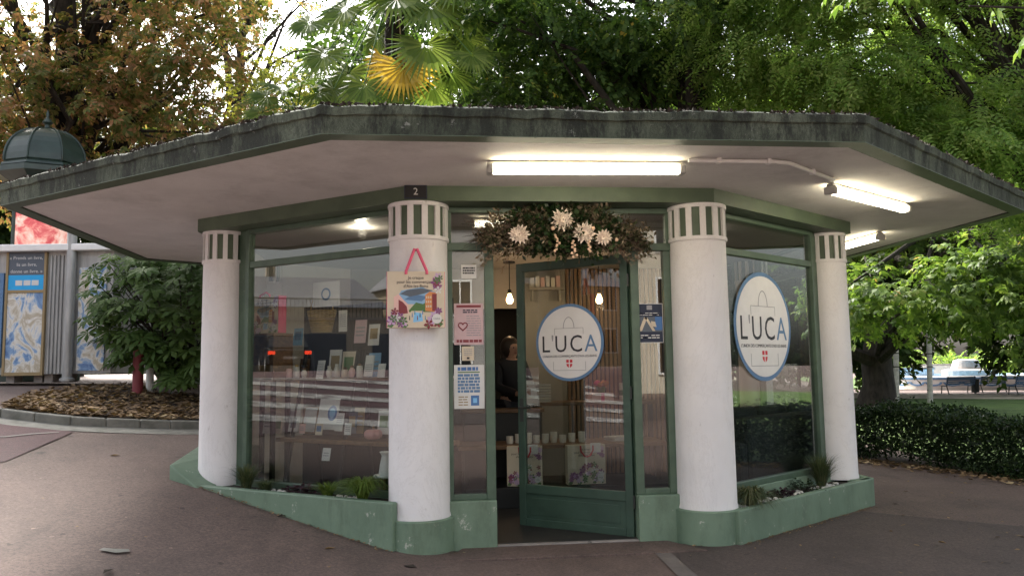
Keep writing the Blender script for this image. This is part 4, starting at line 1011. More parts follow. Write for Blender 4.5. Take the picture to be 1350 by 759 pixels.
JR = {'pel': .13, 'bel': .11, 'che': (.14, .1), 'shc': (.1, .08), 'nek': .045, 'hd0': .06, 'hd1': .078, 'hd2': .06, 'ls': .052, 'le': .042, 'lw': .027, 'lh': .03, 'rs': .052, 're': .042, 'rw': .027, 'rh': .03,
      'lhip': .085, 'lk': .055, 'la': .036, 'lt': .03, 'rhip': .085, 'rk': .055, 'ra': .036, 'rt': .03}
ED = [('pel', 'bel'), ('bel', 'che'), ('che', 'shc'), ('shc', 'nek'), ('nek', 'hd0'), ('hd0', 'hd1'), ('hd1', 'hd2'), ('shc', 'ls'), ('ls', 'le'), ('le', 'lw'), ('lw', 'lh'), ('shc', 'rs'), ('rs', 're'), ('re', 'rw'), ('rw', 'rh'),
      ('pel', 'lhip'), ('lhip', 'lk'), ('lk', 'la'), ('la', 'lt'), ('pel', 'rhip'), ('rhip', 'rk'), ('rk', 'ra'), ('ra', 'rt')]
for sd, h_ in (('l', 'lh'), ('r', 'rh')):
    s = -1 if sd == 'l' else 1; hx, hy, hz = J[h_]
    for k in range(4):
        J[sd+'f%d' % k] = (hx-s*.02, hy-.03-.004*k, hz+.022-.016*k); J[sd+'g%d' % k] = (hx-s*.06, hy-.045, hz+.02-.016*k); JR[sd+'f%d' % k] = .009; JR[sd+'g%d' % k] = .008
        ED += [(h_, sd+'f%d' % k), (sd+'f%d' % k, sd+'g%d' % k)]
    J[sd+'t'+'h'] = (hx-s*.01, hy+.01, hz+.04); J[sd+'t'+'i'] = (hx-s*.045, hy-.02, hz+.05); JR[sd+'th'] = .01; JR[sd+'ti'] = .009
    ED += [(h_, sd+'th'), (sd+'th', sd+'ti')]
ks = list(J); ix = {k: i for i, k in enumerate(ks)}
person = skin('person', [J[k] for k in ks], [(ix[a], ix[b]) for a, b in ED], [JR[k] for k in ks], 'skin')
tag(person, 'person in black clothes looking down at papers inside the doorway', 'person'); person.location = (pq[0], 2.75, FLOOR); person.rotation_euler = (0, 0, R_(25))
def cloth(name, keys, grow, mat):
    i2 = {k: i for i, k in enumerate(keys)}
    return skin(name, [J[k] for k in keys], [(i2[a], i2[b]) for a, b in ED if a in i2 and b in i2], [tuple(np.array(JR[k])+grow) if hasattr(JR[k], '__len__') else JR[k]+grow for k in keys], mat, person)
cloth('sweater', ['pel', 'bel', 'che', 'shc', 'nek', 'ls', 'le', 'lw', 'rs', 're', 'rw'], .016, 'black_cloth')
cloth('trousers', ['pel', 'lhip', 'lk', 'la', 'rhip', 'rk', 'ra'], .014, 'denim')
for s in (-1, 1): MB().ball((s*.11, -.06, .045), .05, 10, (1, 2.1, .85)).build('shoe', 'black', person, True)
hr = MB(); hr.ball((0, .022, 1.56), .118, 16, (.95, .98, 1.08)); hr.ball((0, .07, 1.45), .085, 12, (1.05, .7, 1.3))
hair = hr.build('hair', 'hair', person, True)
fc = MB(); fc.add([(0, -.155, 1.525), (-.014, -.12, 1.52), (.014, -.12, 1.52), (0, -.118, 1.56)], [(0, 1, 2), (0, 3, 1), (0, 2, 3), (1, 3, 2)])
fc.build('nose', 'skin', person)
for s in (-1, 1): MB().ball((s*.03, -.112, 1.553), .009, 8).build('eye', 'black', person, True)
MB().box(-.022, .022, -.118, -.108, 1.492, 1.499).build('mouth', 'maroon', person)
wp = person.matrix_basis
hp = Matrix.Translation(person.location)@Matrix.Rotation(R_(25), 4, 'Z')@Vector((0, -.37, 1.05))
t = thing('held_papers', 'white papers held by the person in the doorway', 'papers', tuple(hp), R_(25)); t.rotation_euler = (R_(-25), 0, R_(25))
for k in range(3): MB().box(-.1, .1, -.002, .0, -.12+.01*k, .14+.01*k).build('sheet', 'paper', t, loc=(0, .003*k, 0))
ct = thing('counter', 'dark counter before the person inside the doorway', 'counter', (pq[0]-.15, 2.42, FLOOR))
MB().box(-.4, .42, -.1, .12, 0, .86).build('front', 'black', ct, bevel=.006); MB().box(-.43, .45, -.13, .15, .86, .9).build('top', 'wood', ct, bevel=.006)
# ------------------------------------------------------------------ planter plants
def blades(n, h, spread, w, g, droop=.5, seg=4):
    out = []
    for i in range(n):
        a = g.uniform(0, 6.283); r0 = g.uniform(0, .035); hh = h*g.uniform(.55, 1.1); sp = spread*g.uniform(.2, 1.1); ww = w*g.uniform(.6, 1.2)
        d = np.array([math.cos(a), math.sin(a), 0]); sd = np.array([-d[1], d[0], 0])
        pr = None
        for k in range(seg+1):
            t = k/seg; p = d*(r0+sp*t**1.4)+np.array([0, 0, hh*(t-droop*t**2.4)]); q = sd*ww*(1-t*.95)/2
            if pr is not None: out.append([pr[0], pr[1], p+q, p-q])
            pr = (p-q, p+q)
    return np.array(out)
def tuft(name, label, px, py, F, off, z, n, h, spread, w, mat, droop, seed, sc=(1, 1)):
    q, rz = place(px, py, F, off); t = thing(name, label, 'plant', (q[0], q[1], z)); g = np.random.default_rng(seed)
    np_obj('blades', blades(n, h, spread, w, g, droop), mat, t)
    MB().tube([(0, 0, -.03), (0, 0, .03)], [.035, .02], 8).build('crown_base', 'soil', t)
SL, SR = .37, .236
tuft('grass_tuft', 'loose thin grass tuft at the foot of the corner column by the kerb side', 325, 638, LF, .15, SL, 260, .38, .2, .011, 'dusky_blades', .5, 1)
tuft('grass_tuft', 'small thin grass tuft between the corner column and the purple plant', 350, 642, LF, .17, SL, 160, .2, .18, .011, 'dusky_blades', .6, 2)
tuft('grass_tuft', 'low green spreading tuft between the purple plant and the bright grass', 432, 655, LF, .15, SL, 260, .2, .16, .013, 'grass_blades', .45, 3)
tuft('grass_tuft', 'bright green grass clump spilling over the planter beside the bag column', 478, 660, LF, .17, SL, 520, .42, .26, .015, 'grass_blades', .75, 4)
tuft('grass_tuft', 'long drooping grass hanging over the planter under the round window sign', 990, 660, RF, .18, SR, 460, .44, .28, .013, 'dusky_blades', .95, 5)
tuft('feather_grass', 'tall upright feathery grass at the foot of the right corner column', 1082, 628, RF, .13, SR, 520, .44, .2, .009, 'dusky_blades', .35, 6)
def leafy(name, label, px, py, F, off, z, n, r, mat, seed, L=.045):
    q, rz = place(px, py, F, off); t = thing(name, label, 'plant', (q[0], q[1], z)); g = np.random.default_rng(seed); out = []
    for i in range(n):
        a = g.uniform(0, 6.28); e = g.uniform(.1, 1.3); rr = r*g.uniform(.3, 1); c = np.array([rr*math.cos(a)*math.cos(e)*1.3, rr*math.sin(a)*math.cos(e), rr*math.sin(e)*.8])
        d = np.array([math.cos(a), math.sin(a), g.uniform(-.2, .6)])*L*g.uniform(.6, 1.1); s = np.cross(d, [0, 0, 1])+g.normal(0, .01, 3); s = s/np.linalg.norm(s)*L*.42
        out.append([c, c+d*.55+s, c+d, c+d*.55-s])
    np_obj('leaves', np.array(out), mat, t)
    mb = MB()
    for i in range(8):
        a = g.uniform(0, 6.28); mb.tube([(0, 0, -.02), (r*.7*math.cos(a), r*.7*math.sin(a), r*.5)], [.004, .002], 4)
    mb.build('stems', 'bark', t)
leafy('purple_plant', 'dark purple leafy plant low in the left planter', 396, 650, LF, .15, SL, 160, .11, 'purple_leaves', 1, .045)
leafy('purple_plant', 'dark purple leafy plant among white pebbles in the right planter', 1030, 650, RF, .14, SR, 130, .1, 'purple_leaves', 2, .045)
leafy('shrublet', 'low dark green shrublet between the purple plant and feathery grass', 1058, 638, RF, .12, SR, 260, .15, 'hedge_leaves', 3, .03)
pb = []
for F, z, spots in ((LF, SL, ((365, 644, 9), (375, 647, 8), (462, 656, 12), (440, 655, 8), (345, 640, 5))), (RF, SR, ((985, 668, 20), (1002, 662, 16), (1046, 645, 24), (1080, 634, 24), (1092, 631, 14), (1020, 655, 10)))):
    for px, py, n in spots:
        for k in range(n):
            q, _ = place(px+random.uniform(-12, 12), py, F, random.uniform(.1, .22)); pb.append((q[0], q[1], z+.006))
pm_ = MB().ball((0, 0, 0), .017, 8, (1.2, .9, .7)).mesh('pebble'); pm_.materials.append(MATS['pebble'])
for p in pm_.polygons: p.use_smooth = True
for side, lab in ((0, 'white pebble in the left planter'), (1, 'white pebble in the right planter')):
    for x, y, z in [b for b in pb if (b[0] > 0) == bool(side)]:
        o = bpy.data.objects.new('pebble', pm_); COL.objects.link(o); o.location = (x, y, z); k = random.uniform(.6, 1.25); o.scale = (k, k*random.uniform(.7, 1.1), k); o.rotation_euler = (0, 0, random.random()*6)
        tag(o, lab, 'pebble', 'pebbles in the left planter' if not side else 'pebbles in the right planter')
# a few things lying on the pavement
for i, (px, py, s, lab, m) in enumerate(((152, 601, .05, 'curled dark leaf on the pavement nearest the kerb', 'litter'), (143, 754, .05, 'dark leaf on the pavement below the pale patch', 'soil'), (540, 748, .06, 'dark leaf lying before the bag column', 'soil'), (372, 681, .05, 'dark clump against the left planter foot', 'soil'), (1242, 716, .035, 'pale leaf on the dark pavement by the right planter', 'litter'), (434, 724, .045, 'brown leaf on the pavement along the left planter', 'litter'))):
    q = ong(px, py); t = tag(bpy.data.objects.new('fallen_leaf', None), lab, 'leaf'); COL.objects.link(t); t.location = tuple(q); t.rotation_euler = (0, 0, i*1.3)
    mb = MB().add([(-s, 0, .006), (-.2*s, -.45*s, .02), (s, 0, .01), (-.1*s, .5*s, .018), (0, 0, .008)], [(0, 1, 4), (1, 2, 4), (2, 3, 4), (3, 0, 4)]); mb.build('blade', m, t)
q = ong(152, 726); mb = MB().add([(q[0]+x, q[1]+y, float(H(q[0]+x, q[1]+y))+.008) for x, y in ((-.09, -.03), (.02, -.05), (.09, .0), (.07, .04), (-.02, .02), (-.08, .02))], [(0, 1, 2, 3, 4, 5)])
struct(mb.build('pavement_patch', 'stone_kerb'))
V = []
for i in range(420):
    q = np.array([random.uniform(-6.5, 6.5), random.uniform(-5, 1.0)])
    if i % 3 == 0: q = np.array([random.uniform(2.5, 6.5), random.uniform(-2, 3.5)])
    if inside(q[:1], q[1:], offset_poly(OCT, .34))[0]: continue
    s_ = random.uniform(.005, .02)*(1.6 if q[0] > 2.5 else 1); an_ = random.random()*6.28; e1 = np.array([math.cos(an_), math.sin(an_), random.uniform(-.3, .3)])*s_; e2 = np.array([-math.sin(an_), math.cos(an_), random.uniform(-.3, .3)])*s_*.6
    c3 = np.array([*q, H(*q)+.012]); V.append([c3-e1, c3-e2, c3+e1, c3+e2])
for i in range(700):
    k = random.choice((0, 0, 1, 1, 2)); u = random.random()
    p_, t_, n_, _ = (LF, RF, FR)[k]; L_ = LL if k < 2 else 2.24; q = p_+t_*(L_*u)+n_*((.305 if k < 2 else .05 if .2 < u < .8 else .2)+abs(random.gauss(0, .03)))
    if k == 2 and .24 < u < .76: continue
    s_ = random.uniform(.004, .016); an_ = random.random()*6.28; e1 = np.array([math.cos(an_), math.sin(an_), random.uniform(-.3, .3)])*s_; e2 = np.array([-math.sin(an_), math.cos(an_), random.uniform(-.3, .3)])*s_*.6
    c3 = np.array([*q, H(*q)+.012]); V.append([c3-e1, c3-e2, c3+e1, c3+e2])
tag(np_obj('pavement_debris', np.array(V), 'litter'), 'scattered bits of dry leaf over the pavement', 'debris')
# ------------------------------------------------------------------ foliage tools
def leaf_quad(L, w, fold=.2, mid=.5):
    return np.array([[0, 0, 0], [L*mid, w/2, w*fold], [L, 0, -L*.08], [L*mid, -w/2, w*fold]])
def rotm(z, y=0, x=0):
    cz, sz, cy, sy, cx, sx = math.cos(z), math.sin(z), math.cos(y), math.sin(y), math.cos(x), math.sin(x)
    return np.array([[cz, -sz, 0], [sz, cz, 0], [0, 0, 1]])@np.array([[cy, 0, sy], [0, 1, 0], [-sy, 0, cy]])@np.array([[1, 0, 0], [0, cx, -sx], [0, sx, cx]])
def spray(kind, g):
    out = []
    if kind == 'palmate':          # chestnut: fans of leaflets on a twig
        for k in range(4):
            base = np.array([.10*k, g.uniform(-.05, .05), g.uniform(-.05, .05)]); R0 = rotm(g.uniform(-1.3, 1.3), g.uniform(.0, .5), g.uniform(-.4, .4))
            for j, a in enumerate((-1.5, -.8, 0, .8, 1.5)):
                L = .17*(1-.18*abs(a))*g.uniform(.85, 1.1); q = leaf_quad(L, L*.42, .15, .62)@rotm(a, .25).T+np.array([.07, 0, 0])
                out.append(q@R0.T+base)
    elif kind == 'pinnate':        # robinia: feathered leaf, several per twig
        for k in range(3):
            R0 = rotm(g.uniform(-.9, .9), g.uniform(-.1, .5), g.uniform(-.5, .5)); base = np.array([.08*k, 0, g.uniform(-.03, .03)])
            n = 6
            for j in range(n):
                for s in (-1, 1):
                    q = leaf_quad(.062, .03, .1)@rotm(s*1.15, .15).T+np.array([.04+.042*j, 0, -.02*j*j/n]); out.append(q@R0.T+base)
            q = leaf_quad(.062, .03, .1)+np.array([.04+.042*n, 0, -.02*n]); out.append(q@R0.T+base)
    else:                          # broad: simple leaves alternating on a twig
        for j in range(11):
            s = -1 if j % 2 else 1; L = g.uniform(.08, .125)
            q = leaf_quad(L, L*.72, .12, .42)@rotm(s*g.uniform(.4, 1.2), g.uniform(.0, .5), g.uniform(-.5, .5)).T+np.array([.036*j, 0, -.01*j*j/11]); out.append(q)
    return np.array(out)
def crown_arrays(clumps, centre, kind, per, g, size=1., flat_=.55, droop=.25):
    tm = [spray(kind, g) for _ in range(7)]; outs = []
    C_ = []; D_ = []
    for c, rc in clumps:
        n = max(4, int(per*(rc**2))); v = g.normal(0, 1, (n, 3)); v /= np.linalg.norm(v, axis=1)[:, None]
        rad = g.uniform(.35, 1, (n, 1))**.6
        pos = c+v*rad*np.array([rc, rc, rc*flat_]); C_.append(pos)
        d = v*np.array([1, 1, .4])+(c-centre)*.12/(np.linalg.norm(c-centre)+.1)+g.normal(0, .35, (n, 3)); d[:, 2] -= droop; D_.append(d)
    C_ = np.concatenate(C_); D_ = np.concatenate(D_); D_ /= np.linalg.norm(D_, axis=1)[:, None]
    up = np.array([0, 0, 1.])+g.normal(0, .35, (len(D_), 3)); Y = np.cross(up, D_); Y /= np.linalg.norm(Y, axis=1)[:, None]+1e-9; Z = np.cross(D_, Y)
    M = np.stack([D_, Y, Z], -1)*(size*g.uniform(.75, 1.25, (len(D_), 1, 1)))
    pick = g.integers(0, len(tm), len(D_))
    for k, t in enumerate(tm):
        s = pick == k
        if not s.any(): continue
        outs.append((np.einsum('nij,lkj->nlki', M[s], t)+C_[s][:, None, None, :]).reshape(-1, 4, 3))
    return np.concatenate(outs)
def clump_field(g, c, r, n, rc=(.5, .9), shell=.45):
    out = []
    for i in range(n):
        v = g.normal(0, 1, 3); v /= np.linalg.norm(v); k = g.uniform(shell**3, 1)**(1/3)
        out.append((np.array(c)+v*np.array(r)*k, g.uniform(*rc)))
    return out
def limbs(mb, base, top, r0, r1, ends, g, wob=.12):
    base, top = np.array(base), np.array(top); n = 7; path = []
    for i in range(n+1):
        t = i/n; path.append(base+(top-base)*t+g.normal(0, wob, 3)*np.array([1, 1, 0])*(0 if i == 0 else 1))
    mb.tube([path[0]+np.array([0, 0, -.3])]+path, [r0*1.5]+[r0*1.25 if i == 0 else r0+(r1-r0)*i/n for i in range(n+1)], 12)
    for e in ends:
        e = np.array(e); k = g.uniform(.35, .95); i = int(k*n); s = path[i]; d = e-s; L = np.linalg.norm(d)
        rr = min((r0+(r1-r0)*i/n)*.5, .02+L*.018); pts = [s]
        for q in (.33, .66, 1.): pts.append(s+d*q+np.array([0, 0, .12*L*math.sin(q*math.pi)])+g.normal(0, .06*L, 3)*(q < 1))
        mb.tube(pts, [rr, rr*.7, rr*.42, rr*.12], 7)
        for q in range(3):
            a = pts[1+q % 2]+g.normal(0, .05, 3); b = e+g.normal(0, .45, 3); mb.tube([a, (a+b)/2+g.normal(0, .1, 3), b], [rr*.3, rr*.2, .006], 5)
def tree(name, label, base, top, r0, r1, clumps, kind, per, mat, seed, size=1., bark='bark', flat_=.55, droop=.25, nl=22, group=None, wob=.12):
    g = np.random.default_rng(seed); base = np.array(base, float)
    t = thing(name, label, 'tree', tuple(base), 0, group)
    ctr = np.mean([c for c, _ in clumps], axis=0)
    mb = MB(); ends = [clumps[i][0]-base for i in g.choice(len(clumps), min(nl, len(clumps)), replace=False)]
    limbs(mb, (0, 0, 0), np.array(top)-base, r0, r1, ends, g, wob); mb.build('trunk', bark, t, True)
    np_obj('crown', crown_arrays([(c-base, r) for c, r in clumps], ctr-base, kind, per, g, size, flat_, droop), mat, t)
    return t
def gbase(px, d):
    q = P(px, 480, d); return np.array([q[0], q[1], float(H(q[0], q[1]))])
G = np.random.default_rng(21)
# rust-brown chestnut behind the advertising column
b = gbase(82, 18); c = P(70, -10, 18)
cl = clump_field(G, c, (5.2, 3.6, 4.4), 120, (.6, 1.1), .25)+clump_field(G, P(150, 150, 17), (3.2, 2.5, 1.6), 34, (.5, .9), .1)+clump_field(G, P(-40, 160, 17), (2.6, 2.4, 1.8), 26, (.5, .9), .1)
tree('chestnut_tree', 'rust brown autumn chestnut tree rising behind the domed advertising column', b, P(84, -40, 18), .36, .2, cl, 'palmate', 48, 'autumn_leaves', 3, .85, nl=30)
# thin high tree against the white sky
b = gbase(300, 27); cl = clump_field(G, P(345, -20, 27), (3.4, 3, 3.6), 46, (.5, .9), .2)
tree('ash_tree', 'thin grey green tree with white sky showing through beside the palm', b, P(330, -120, 27), .22, .08, cl, 'broad', 11, 'thin_leaves', 4, 1.3, nl=30)
b = gbase(355, 23); cl = clump_field(G, P(350, 135, 23), (1.5, 1.4, 1.2), 26, (.45, .75), .2)
tree('yellow_tree', 'pale yellow green small tree seen past the roof edge beside the palm', b, P(350, 140, 23), .12, .05, cl, 'broad', 40, 'yellow_leaves', 5, 1., nl=12)
# dark maple behind the roof with a leaning dark trunk
b = gbase(850, 15.5); cl = clump_field(G, P(770, -20, 15.5), (3.0, 2.4, 2.9), 90, (.5, .95), .3)+clump_field(G, P(690, 90, 15), (1.6, 1.5, 1.1), 26, (.45, .8), .1)+clump_field(G, P(860, 95, 16), (1.5, 1.2, 1.0), 18, (.4, .7), .2)
tree('maple_tree', 'dark green maple tree with thick leaning trunk behind the roof', b, P(945, -60, 15.5), .42, .26, cl, 'broad', 62, 'dark_leaves', 6, 1., nl=22, wob=.06)
b = gbase(640, 20); cl = clump_field(G, P(620, 10, 20), (2.8, 2.2, 3.6), 60, (.6, 1.0), .2)
tree('maple_tree', 'dark green maple tree standing directly behind the palm fronds', b, P(625, -30, 20), .28, .12, cl, 'broad', 40, 'dark_leaves', 16, 1.15, nl=16)
# bright robinia to the right
b = gbase(1425, 14.); cl = clump_field(G, P(1180, 10, 14.5), (3.6, 2.6, 2.9), 130, (.5, .9), .3)+clump_field(G, P(1300, 190, 13.5), (2.0, 1.6, 1.3), 40, (.4, .75), .1)+clump_field(G, P(1010, 110, 14.5), (1.1, 1, .7), 16, (.35, .6), .1)
tree('robinia_tree', 'bright yellow green robinia tree overhanging the right end of the roof', b, P(1330, -60, 14.2), .24, .1, cl, 'pinnate', 64, 'bright_leaves', 8, 1.35, nl=24, flat_=.4, droop=.3)
# chestnut over the lawn, under the roof edge
b = gbase(1152, 28); b[2] = float(H(b[0], b[1]))
cl = clump_field(G, P(1260, 280, 22), (5.4, 4.0, 2.5), 120, (.6, 1.0), .15)+clump_field(G, P(1165, 395, 17), (1.6, 1.6, .7), 26, (.4, .7), .1)+clump_field(G, P(1340, 375, 16), (1.6, 1.6, 1.1), 34, (.4, .8), .1)+clump_field(G, P(1245, 405, 19), (1.6, 1.6, .5), 14, (.4, .7), .1)
tree('chestnut_tree', 'broad green chestnut tree with thick flared trunk standing on the lawn', b, P(1165, 330, 28), .55, .34, cl, 'palmate', 32, 'chestnut_leaves', 9, 1.05, nl=34)
# branch ends hanging in from a tree beside the photographer
b = np.array([6.9, -2.6, 0.]); cl = [(P(1150, -40, 5.4), .14), (P(1345, -25, 5.2), .16), (P(1420, 10, 5.2), .3), (P(1200, -90, 5.4), .3), (P(1300, -100, 5.2), .4)]
cl += clump_field(G, (6.6, -2.6, 6.4), (2.4, 2.2, 1.2), 40, (.5, .9), .2)
tree('lime_tree', 'near tree whose dark branch tips hang over the canopy corner', b, (6.8, -2.6, 6.2), .2, .09, cl, 'palmate', 24, 'chestnut_leaves', 12, .7, nl=14)
# wood behind everything
fc_ = []
for i in range(260):
    px = G.uniform(-260, 1600); d = G.uniform(34, 52); hi = 5 if 225 < px < 420 else 13
    py = G.uniform(485-1071*hi/d, 470) if not 1150 < px < 1380 else G.uniform(120, 440)
    fc_.append((P(px, py, d), G.uniform(1.6, 3.0)))
fw_ = np_obj('far_wood', crown_arrays(fc_, np.array([5., 60, 3]), 'broad', 26, G, 3.6, .8), 'far_leaves'); tag(fw_, 'dense green wood closing the view behind the park', 'wood')
sh_ = []
for i in range(40):
    px = G.uniform(1160, 1420); d = G.uniform(70, 88); q = P(px, 470, d); sh_.append((np.array([q[0], q[1], H(q[0], q[1])+G.uniform(.3, 2.6)]), G.uniform(1., 2.)))
tag(np_obj('far_shrubs', crown_arrays(sh_, np.array([40., 80, 0]), 'broad', 45, G, 2.4, .7), 'bright_leaves'), 'sunlit shrubs at the far end of the park', 'shrubs')
# ------------------------------------------------------------------ palms
def fan_mesh(g, L, n=34, span=4.6, tipdroop=.3):
    V = []
    for i in range(n):
        a = -span/2+span*i/(n-1); ll = L*(.72+.28*math.cos(a*.62))*g.uniform(.92, 1.05); w = L*span/n*.62
        d = np.array([math.cos(a), math.sin(a), 0]); s = np.array([-d[1], d[0], 0]); z = .10*L*math.cos(a*1.3)
        p0 = d*.04; p1 = d*ll*.55+np.array([0, 0, z*.2]); p2 = d*ll+np.array([0, 0, -tipdroop*ll*.5*g.uniform(.3, 1.4)])
        f = np.array([0, 0, w*.22])*(1 if i % 2 else -1)
        V.append([p0, p0, p1+s*w*.5+f, p1-s*w*.5-f]); V.append([p1-s*w*.5-f, p1+s*w*.5+f, p2+s*w*.04, p2-s*w*.04])
    return np.array(V)
def palm(label, ctr, base, fronds, L, seed, rt=.13):
    g = np.random.default_rng(seed); t = thing('fan_palm', label, 'palm tree', tuple(base)); C0 = np.array(ctr)-base
    mb = MB(); k = 26
    mb.tube([np.array([0, 0, -.2])+C0*np.array([i/k, i/k, 0])+np.array([0, 0, C0[2]*i/k]) for i in range(k+1)], [rt*(1.15 if i % 2 else .95)*(1.25 if i > k*.8 else 1) for i in range(k+1)], 12)
    mb.build('trunk', 'bark', t, True)
    fib = []
    for i in range(500):
        a = g.uniform(0, 6.28); z = C0[2]-g.uniform(0, 1.5); p = np.array([rt*1.2*math.cos(a)+C0[0]*z/C0[2], rt*1.2*math.sin(a)+C0[1]*z/C0[2], z]); d = np.array([math.cos(a)*.1, math.sin(a)*.1, -g.uniform(.08, .2)]); s = np.array([-math.sin(a), math.cos(a), 0])*.008
        fib.append([p-s, p+s, p+d+s*.3, p+d-s*.3])
    np_obj('trunk_fibre', np.array(fib), 'bark', t)
    ms = {m: [np_mesh('frond', fan_mesh(g, 1.), m) for _ in range(3)] for m in ('palm_leaf', 'palm_yellow')}
    for i, (hub, m, sc, roll) in enumerate(fronds):
        hub = np.array(hub)-base; out = hub-C0
        x = out/np.linalg.norm(out); x = x*np.array([1, 1, .6])+np.array([0, -.15, -.55]); x /= np.linalg.norm(x)
        # the blade faces away from the trunk and a little upward
        nrm = np.array([out[0], out[1], .0]); nrm = nrm/(np.linalg.norm(nrm)+1e-6)*.35+np.array([-.1, -.8, .5]); nrm -= x*(nrm@x); nrm /= np.linalg.norm(nrm); y = np.cross(nrm, x)
        o = shared('frond', ms[m][i % 3], t); o.matrix_local = Matrix([[x[q]*sc*L, y[q]*sc*L, nrm[q]*sc*L, hub[q]] for q in range(3)]+[[0, 0, 0, 1]])
        pt = MB().tube([C0*1.0, C0*.45+hub*.55+np.array([0, 0, .1]), hub], [.016, .013, .01], 6); pt.build('petiole', 'leaf_green' if m == 'palm_leaf' else 'ochre', t)
pc = P(520, -25, 14.2); pbs = gbase(525, 14.2)
fr = [((455, 12), 'palm_leaf', 1.), ((523, -2), 'palm_leaf', 1.), ((566, 8), 'palm_leaf', 1.15), ((498, 48), 'palm_leaf', 1.), ((562, 60), 'palm_leaf', 1.1), ((428, 72), 'palm_leaf', .85), ((460, 96), 'palm_leaf', .9), ((506, 78), 'palm_yellow', .9), ((532, 88), 'palm_yellow', .95), ((612, 50), 'palm_leaf', .95), ((408, 30), 'palm_leaf', .8), ((606, 20), 'palm_leaf', .9), ((570, 112), 'palm_leaf', .9), ((480, 112), 'palm_leaf', .85), ((622, 72), 'palm_leaf', .7), ((545, -30), 'palm_leaf', 1.), ((480, -25), 'palm_leaf', 1.), ((600, -15), 'palm_leaf', 1.), ((595, 95), 'palm_leaf', .8), ((440, 118), 'palm_leaf', .8), ((515, 118), 'palm_leaf', .8)]
palm('tall fan palm with two yellowed fronds rising behind the roof', pc, pbs, [(P(x, y, 14.2-(.55 if i % 3 else .05)+.5*(i % 4 == 3)), m, s, 0) for i, ((x, y), m, s) in enumerate(fr)], .74, 5)
pc2 = P(392, 148, 14.5); fr2 = [((352, 128), .8), ((372, 118), .9), ((398, 112), .9), ((420, 122), .9), ((432, 140), .8), ((345, 148), .8), ((385, 140), .8)]
palm('small fan palm whose frond tips show over the roof edge', pc2, gbase(392, 14.5), [(P(x, y, 14.3), 'palm_leaf', s, 0) for (x, y), s in fr2], .6, 6, .1)
# ------------------------------------------------------------------ fatsia, bollards and block behind the kerb
fb = ong(205, 535); fb = np.array([fb[0]+.1, fb[1]+.9, float(H(fb[0]+.1, fb[1]+.9))+.08])
ft = thing('fatsia_shrub', 'large glossy fatsia shrub with hand shaped leaves beside the shop', 'shrub', tuple(fb))
def fatsia_mesh(g):
    mb = MB(); n = 8; R0 = 1.
    mb.v.append((0, 0, .02))
    for i in range(n):
        a = -2.5+5.0*i/(n-1); c, s = math.cos(a), math.sin(a); L = R0*(.75+.25*math.cos(a*.6)); w = .16
        k = len(mb.v); mb.v += [(.3*c+w*.5*s, .3*s-w*.5*c, .03), (.68*L*c+w*s, .68*L*s-w*c, 0.), (L*c, L*s, -.16), (.68*L*c-w*s, .68*L*s+w*c, 0.), (.3*c-w*.5*s, .3*s+w*.5*c, .03), (.6*L*c, .6*L*s, .05)]
        mb.f += [(0, k, k+5), (k, k+1, k+5), (k+1, k+2, k+5), (k+2, k+3, k+5), (k+3, k+4, k+5), (k+4, 0, k+5)]
    me = mb.mesh('leaf'); me.materials.append(MATS['fatsia_leaf']); return me
g = np.random.default_rng(31); fm = [fatsia_mesh(g)]
stems = MB()
for i in range(300):
    px = 105+172*g.beta(1.6, 1.0); lo = 335+max(0, 150-px)*.55; py = g.uniform(lo, 525 if px > 212 else 478 if px > 150 else 450); dd = g.uniform(.0, 1.1)
    q = P(px, py, 10.6+dd)-fb
    if q[2] < .15: continue
    out = q-np.array([.25, .2, 1.0]); an = math.atan2(out[1]-.9, out[0]); sc = g.uniform(.16, .27)
    o = shared('leaf', fm[0], ft, tuple(q), (g.uniform(-.35, .35), g.uniform(.3, .9), an+g.uniform(-.7, .7)), (sc, sc, sc))
    if i % 3 == 0: stems.tube([(g.uniform(-.2, .2), g.uniform(-.2, .2), 0), q*.6+np.array([0, 0, .15]), q], [.018, .01, .005], 5)
stems.build('stems', 'bark', ft, True, kind='stuff')
def bollard(px, py, r, h, mat, label):
    q = ong(px, py); t = thing('bollard', label, 'bollard', (q[0], q[1], q[2]+.06))
    MB().lathe([(0, -.05), (r, -.05), (r, h*.9), (r*.85, h*.97), (0, h)], 20).build('post', mat, t, True); MB().lathe([(r+.001, h*.78), (r+.004, h*.8), (r+.004, h*.84), (r+.001, h*.86)], 20).build('collar', mat, t, True)
bollard(181, 527, .068, .85, 'maroon', 'dark red round bollard in the bark bed under the shrub')
bollard(197, 524, .05, .42, 'white_plastic', 'short white bollard next to the dark red one')
q = ong(232, 528); t = thing('stone_block', 'grey stone block half hidden under the shrub', 'block', (q[0], q[1]+.2, q[2]+.05), .2)
MB().box(-.3, .3, -.15, .2, -.1, .3).build('block', 'concrete', t, bevel=.03); MB().box(-.32, .32, -.17, .22, .3, .36).build('cap', 'stone_kerb', t, bevel=.02)
